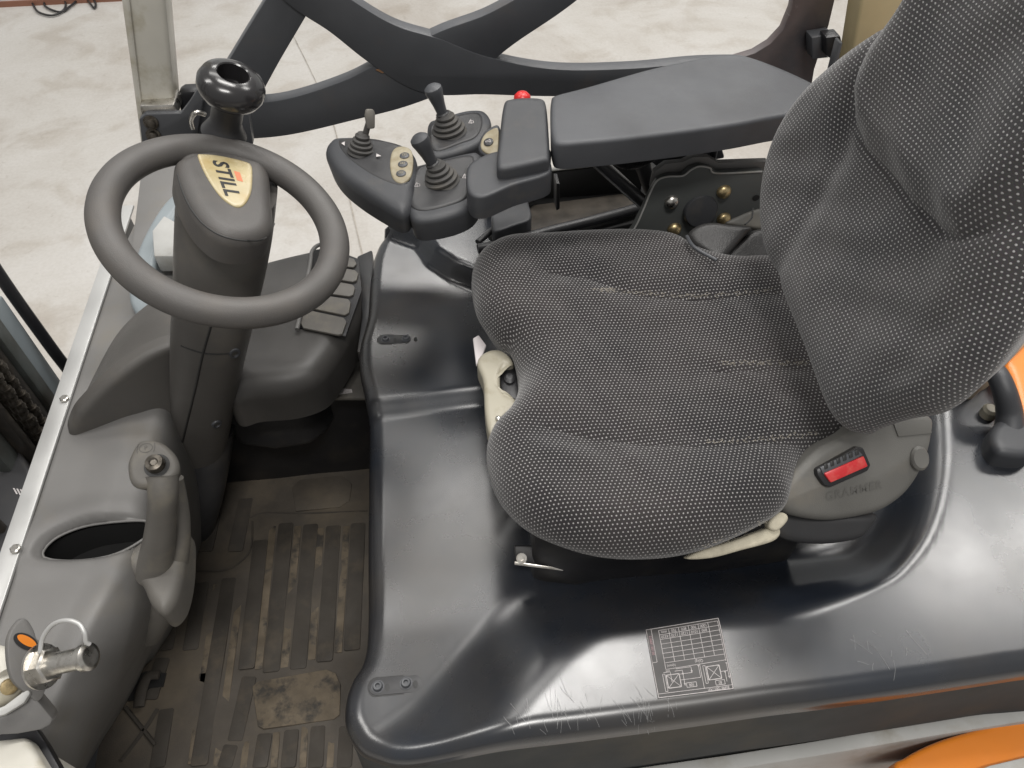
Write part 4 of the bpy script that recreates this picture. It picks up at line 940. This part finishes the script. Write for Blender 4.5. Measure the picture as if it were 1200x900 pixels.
obj('cab_floor', bm, 'steel', T)
# ---- rubber floor mat
MT = thing('floor_mat', (-.35, .6, .49), 'worn black ribbed rubber mat on the cab floor, brown with dust', 'mat')
Mz = .500
bm = bmesh.new(); bmesh.ops.create_grid(bm, x_segments=90, y_segments=120, size=.5)
for v in bm.verts:
    v.co.x = -.76 + (v.co.x + .5) * .66; v.co.y = .05 + (v.co.y + .5) * .94
    v.co.z = Mz + .0012 * math.sin(v.co.x * 37 + 2 * math.sin(v.co.y * 13)) + .0009 * math.sin(v.co.y * 29)
obj('mat_sheet', finish(bm), 'mat_', MT)
def ribpx(a, b, wpx, m='rib', h=.004):
    p, q = U(*a, Mz), U(*b, Mz); hw = wpx / 2 * depth(p) / F; t = nrm(q - p); L = np.linalg.norm(q - p)
    f = Fr(p + A([0, 0, h]), (0, 0, 1), t); w_ = hw * 1.0
    O = [(0, -w_ * .8), (w_ * .2, -w_), (L - w_ * .2, -w_), (L, -w_ * .8), (L, w_ * .8), (L - w_ * .2, w_), (w_ * .2, w_), (0, w_ * .8)]
    obj('rib' if m == 'rib' else 'groove', slab(f, O, h + .002, .0008, 2), m, MT)
CP = lambda x, y: (80 + x / 2.2514, 500 + y / 2.2514)
for a, b in (((575, 255), (535, 648)), ((640, 258), (606, 640)), ((700, 262), (676, 620)), ((765, 255), (748, 590)), ((508, 300), (470, 640)),
             ((395, 180), (360, 330)), ((470, 190), (440, 330)),
             ((290, 410), (255, 590)), ((352, 412), (322, 590)), ((425, 400), (345, 895)), ((478, 660), (440, 830)),
             ((590, 800), (580, 900)), ((660, 790), (652, 900)), ((735, 790), (728, 900)), ((520, 810), (505, 900)), ((250, 610), (215, 720)), ((260, 745), (235, 900)), ((430, 840), (412, 900))):
    ribpx(CP(*a), CP(*b), 17, 'rib', .0022)
for a, b in (((540, 262), (502, 640)), ((606, 262), (570, 636)), ((666, 268), (642, 615)), ((735, 262), (712, 596)), ((455, 420), (392, 895)), ((392, 415), (352, 700)), ((355, 650), (325, 890)),
             ((470, 830), (462, 900)), ((550, 806), (542, 900)), ((625, 790), (618, 900)), ((697, 790), (690, 900))):
    ribpx(CP(*a), CP(*b), 8, 'dust', .0008)
obj('heel_pad', pslab(ZF(Mz + .004), [CP(*p) for p in [(485, 685), (500, 672), (680, 640), (705, 650), (718, 680), (716, 760), (700, 772), (515, 797), (500, 790)]], .006, .0015), 'dust', MT, 'smooth dusty heel pad')
obj('heel_pad', pslab(ZF(Mz + .004), [CP(*p) for p in [(590, 160), (610, 140), (720, 128), (748, 150), (742, 195), (715, 212), (600, 222)]], .006, .0015), 'mat_', MT)
obj('mat_seam', tube([U(*CP(*p), Mz + .001) for p in [(480, 240), (520, 228), (640, 228), (790, 222)]], .002, 6), 'rib', MT)
obj('mat_seam', tube([U(*CP(*p), Mz + .001) for p in [(282, 378), (400, 380), (450, 360), (482, 320), (486, 250)]], .002, 6), 'rib', MT)
obj('mat_cutout', pslab(ZF(Mz + .0035), [CP(*p) for p in [(152, 722), (170, 660), (205, 645), (258, 650), (250, 685), (215, 690), (180, 722)]], .003, 0), 'ink', MT)
obj('latch_strap', tube([U(*CP(*p), Mz + .012) for p in [(185, 740), (195, 690), (212, 658), (240, 655)]], [.010, .010, .009, .008], 10, flat=.5), 'rib', MT)
obj('molded_cross', tube([U(*CP(*p), Mz + .002) for p in [(150, 740), (190, 790), (230, 840)]], .004, 6), 'rib', MT)
obj('molded_cross', tube([U(*CP(*p), Mz + .002) for p in [(235, 745), (200, 800), (140, 880)]], .004, 6), 'rib', MT)
# ================================================================ GUARD FRAME (far side)
GY = YF(1.30)
gd = empty('side_guard', (.15, 1.3, 1.2), T, 'black flat steel guard frame of crossed curved bars')
def bar(cl, wd, h0, th=.030, m='steel', lab=None): obj('guard_bar', strip_px(GY, cl, wd, th, .002, h0=h0), m, gd, lab)
bar([(256, 180), (268, 128), (300, 68), (352, -20), (385, -90)], [56, 56, 52, 50, 50], .000)
bar([(255, 142), (330, 138), (410, 117), (470, 94), (530, 66), (590, 32), (660, -14), (750, -90)], [44, 42, 48, 62, 66, 46, 42, 42], .002)
bar([(300, -70), (352, -16), (400, 18), (450, 52), (505, 76), (570, 88), (650, 96), (740, 94), (820, 88), (880, 86)], [48, 48, 46, 54, 66, 44, 32, 30, 32, 30], .004)
obj('guard_bar', pslab(GY, [(1010, -100), (985, -25), (972, 30), (955, 82), (948, 125), (880, 125), (800, 100), (790, 78), (830, 73), (862, 70), (885, 63), (903, 52), (918, 36), (928, 12), (935, -25), (955, -100)], .02, .002, h0=-.002), 'brown', gd, 'brownish curved end plate of the guard frame')
obj('weld_bracket', pslab(YF(1.27), [(951, 44), (975, 40), (985, 50), (972, 68), (952, 70)], .03, .003), 'steel', gd)
obj('weld_bracket', pslab(YF(1.25), [(968, 44), (985, 42), (990, 62), (985, 75), (968, 66)], .03, .003), 'black', gd)
obj('rust_spot', pslab(YF(1.2965), [(440, 82), (462, 76), (464, 79), (448, 86)], .001, 0), mat('rust', (.22, .12, .06), .8), gd)
# posts
def postpx(fr, L, th, m, lab): return obj('guard_post', pslab(fr, L, th, .006, 3), m, T, lab)
ps = postpx(YF(1.22), [(108, -260), (160, -260), (190, -40), (205, 130), (205, 140), (163, 140), (162, 125), (138, -40)], .055, 'post', 'cream overhead guard post, stained, beside the wheel')
obj('post_lip', pslab(YF(1.215), [(107, -260), (117, -260), (147, -40), (168, 140), (176, 190), (168, 190), (161, 135), (137, -40)], .05, .002), 'post', ps)
obj('post_foot', pslab(YF(1.20), [(163, 124), (204, 122), (210, 134), (196, 140), (165, 136)], .05, .004), 'zinc', ps)
cl_ = obj('hinge_clamp', pslab(YF(1.19), [(163, 140), (170, 134), (212, 133), (222, 120), (232, 104), (240, 106), (236, 130), (230, 160), (222, 178), (168, 178), (166, 165)], .012, .002), 'steel', T, 'dark steel clamp bolted to the guard post')
obj('clamp_block', pslab(YF(1.24), [(208, 112), (214, 108), (234, 107), (234, 130), (212, 134)], .03, .004), 'black', cl_)
obj('clamp_strap', tube([V(226, 150, 1.18), V(224, 140, 1.17), V(230, 132, 1.16), V(240, 134, 1.17)], .004, 8), 'zinc', cl_)
for p in ((177, 143), (180, 158)):
    place(mk('bolt', lathe((0, 0, 0), (0, 0, 1), [(.015, 0), (.015, .003), (.010, .004), (.010, .012), (.006, .014), (0, .014)], 12), 'chain'), 'bolt', None, V(*p, 1.19), (0, -1, .1), cl_, .8)
obj('clamp_web', pslab(YF(1.21), [(232, 112), (268, 118), (292, 135), (297, 170), (262, 175), (228, 160)], .02, .003), 'steel', cl_)
postpx(YF(1.20), [(1016, -40), (1060, -230), (1120, -230), (1075, -40), (1052, 40), (1020, 90), (994, 90)], .05, 'ypost', 'yellowed overhead guard post behind the backrest')
obj('rear_bracket', pslab(YF(1.15), [(984, 50), (988, 50), (978, 92), (972, 96)], .02, .002), 'steel', T)
# ================================================================ MAST (front)
mx = -.74
ms = empty('mast', (mx - .05, 1.0, .3), T, 'grey lifting mast with chain and hoses ahead of the cab')
def upright(y0, y1, x, th, m, nm, z0=.25, z1=1.9, lab=None):
    f = Fr((x, 0, 0), (1, 0, 0), (0, 1, 0)); s_ = 1 if f.y[2] > 0 else -1
    return obj(nm, slab(f, [(y0, s_ * z0), (y1, s_ * z0), (y1, s_ * z1), (y0, s_ * z1)], th, .004), m, ms, lab)
upright(1.035, 1.095, mx - .03, .02, 'blue', 'mast_rail', z1=.985, lab='grey blue outer face of the mast')
upright(1.005, 1.035, mx - .015, .05, 'mast', 'mast_rail')
upright(.975, .998, mx - .02, .02, 'grease', 'mast_rail')
upright(.885, .905, mx - .01, .05, 'grease', 'mast_rail')
upright(.845, .885, mx - .03, .02, 'mast', 'mast_rail')
upright(.72, .735, mx - .005, .05, 'grease', 'mast_rail')
upright(.2, 1.11, mx - .14, .02, 'black', 'mast_backing', z1=.93)
obj('mast_hose', tube([(mx - .01, 1.10, .3), (mx - .01, 1.105, .7), (mx - .012, 1.10, .85), (mx - .03, 1.12, 1.02), (mx - .05, 1.16, 1.2), (mx - .08, 1.18, 1.5)], .011, 12), 'black', ms)
ch = empty('lift_chain', (mx - .02, .94, .6), ms, 'greasy leaf chain of the mast')
lb = bmesh.new()
for k in (-1, 0, 1):
    tube([(k * .009 + .001, 0, -.009), (k * .009 + .001, 0, .009)], .0085, 10, bm=lb, smooth=0, flat=None)
lathe((-.02, 0, 0), (1, 0, 0), [(0, 0), (.005, 0), (.0055, .038), (0, .040)], 10, bm=lb)
LINK = mk('chain_link', finish(lb, 40), 'chain')
for k in range(24):
    for q_ in (-.011, .011):
        o = bpy.data.objects.new('chain_link', LINK); o.location = (mx - .02 + (k % 2) * .004, .94 + q_, .62 + k * .0195); link(o, ch)
# black motor box with stickers, seen between the uprights
bx2 = obj('valve_box', pblob(ZF(.80), [(-30, 528), (0, 524), (14, 520), (24, 530), (48, 580), (52, 640), (-30, 680)], R=.008, skirt=.25, rings=6, n=3), 'dark', ms, 'dark box with small white stickers')
obj('valve_top', pslab(ZF(.805), [(-30, 515), (2, 512), (16, 519), (12, 535), (-30, 538)], .02, .003), 'lgrey', bx2)
fz = Flat(); f_ = ZF(.8012)
def quadp(L): fz.add([tuple(f_.px(p)) for p in L], [(0, 1, 2, 3)])
for k in range(4): quadp([(15 + k * 4, 572 + k * .6), (17 + k * 4, 572 + k * .6), (21 + k * 4, 579 + k), (19 + k * 4, 579 + k)])
fz.text('C', *f_.px((4, 545)), .022, rot=1.2, bold=.0012)
obj('box_print', fz.build(lambda x, y: f_.w(x, y, 0)), 'white', bx2)
# ================================================================ NEAR SIDE BRACKET (lower left)
br = empty('near_bracket', U(20, 830, .95), T, 'grey hinge bracket with zinc bolt and wire clip')
nf = Fr(U(35, 770, 1.02), (.75, -.35, .55))
pp = [(9, 765), (11, 745), (20, 730), (27, 725), (33, 727), (40, 738), (44, 750), (50, 752), (54, 775), (56, 800), (46, 822), (30, 812), (14, 795)]
obj('bracket_plate', pslab(nf, pp, .010, .002, smooth=3), 'dash', br, 'rounded grey plate with a slot')
obj('plate_slot', lathe(nf.w(*nf.px((30, 752)), .0008), nf.n, [(.0155, 0), (0, .0001)], 24, sx=.5, hint=(0, 0, 1)), 'ink', br)
obj('slot_rim', lathe(nf.w(*nf.px((31, 751)), .0012), nf.n, [(.0125, 0), (0, .0001)], 24, sx=.36, hint=(0, 0, 1)), 'orange', br)
b0 = U(50, 781, 1.03); b1 = U(106, 769, 1.055); bd_ = nrm(b1 - b0); L = np.linalg.norm(b1 - b0)
obj('washer', lathe(b0, bd_, [(0, -.002), (.0255, -.002), (.0255, .001), (0, .001)], 28), 'zinc', br)
obj('nut', lathe(b0, bd_, [(.020, .001), (.0205, .003), (.0205, .013), (.018, .015), (0, .015)], 6), 'zinc', br)
obj('pin', lathe(b0, bd_, [(.0125, .01), (.0125, L * .84), (.0155, L * .87), (.0155, L * .97), (.012, L), (.010, L + .0005), (0, L - .001)], 28), 'zinc', br)
obj('wire_clip', tube([U(*p) for p in [(48, 795, 1.03), (47, 770, 1.045), (50, 748, 1.06), (62, 732, 1.075), (78, 727, 1.085), (92, 731, 1.085), (99, 741, 1.08), (101, 752, 1.07), (105, 755, 1.065)]], .0026, 10), 'alu', br)
nf2 = Fr(U(30, 840, .98), (.25, -.6, .75))
obj('bracket_base', pslab(nf2, [(-20, 842), (0, 835), (20, 829), (28, 812), (34, 808), (62, 842), (60, 850), (48, 856), (20, 861), (-20, 863)], .03, .004), 'dash', br, 'grey base of the hinge bracket')
obj('bracket_edge', pslab(Fr(U(30, 830, 1.0), (.3, -.3, .9)), [(-15, 835), (5, 827), (25, 812), (33, 808), (36, 812), (28, 824), (5, 838), (-15, 843)], .012, .003), 'lgrey', br)
obj('clevis', tube([U(-12, 768, 1.0), U(4, 772, 1.0), U(10, 790, 1.0)], [.012, .013, .012], 12), 'post', br)
obj('clevis', tube([U(-10, 795, .99), U(6, 800, .99), U(18, 795, .99)], [.011, .012, .01], 12), 'post', br)
obj('clevis', tube([U(-5, 822, .98), U(10, 815, .985), U(22, 803, .99)], [.009, .009, .008], 12), 'bone', br)
obj('clevis_pin', lathe(U(10, 804, 1.0), (.6, -.5, .6), [(.009, 0), (.009, .006), (0, .008)], 14), 'gold', br)
obj('dark_gap', pslab(ZF(.93), [(-40, 870), (40, 850), (52, 868), (84, 925), (-40, 960)], .02, .002), 'black', T)
obj('guard_post', pslab(ZF(.955), [(-60, 872), (30, 862), (68, 925), (60, 1000), (-60, 1000)], .3, .008, 3), 'post', T, 'cream foot of the near guard post at the corner')
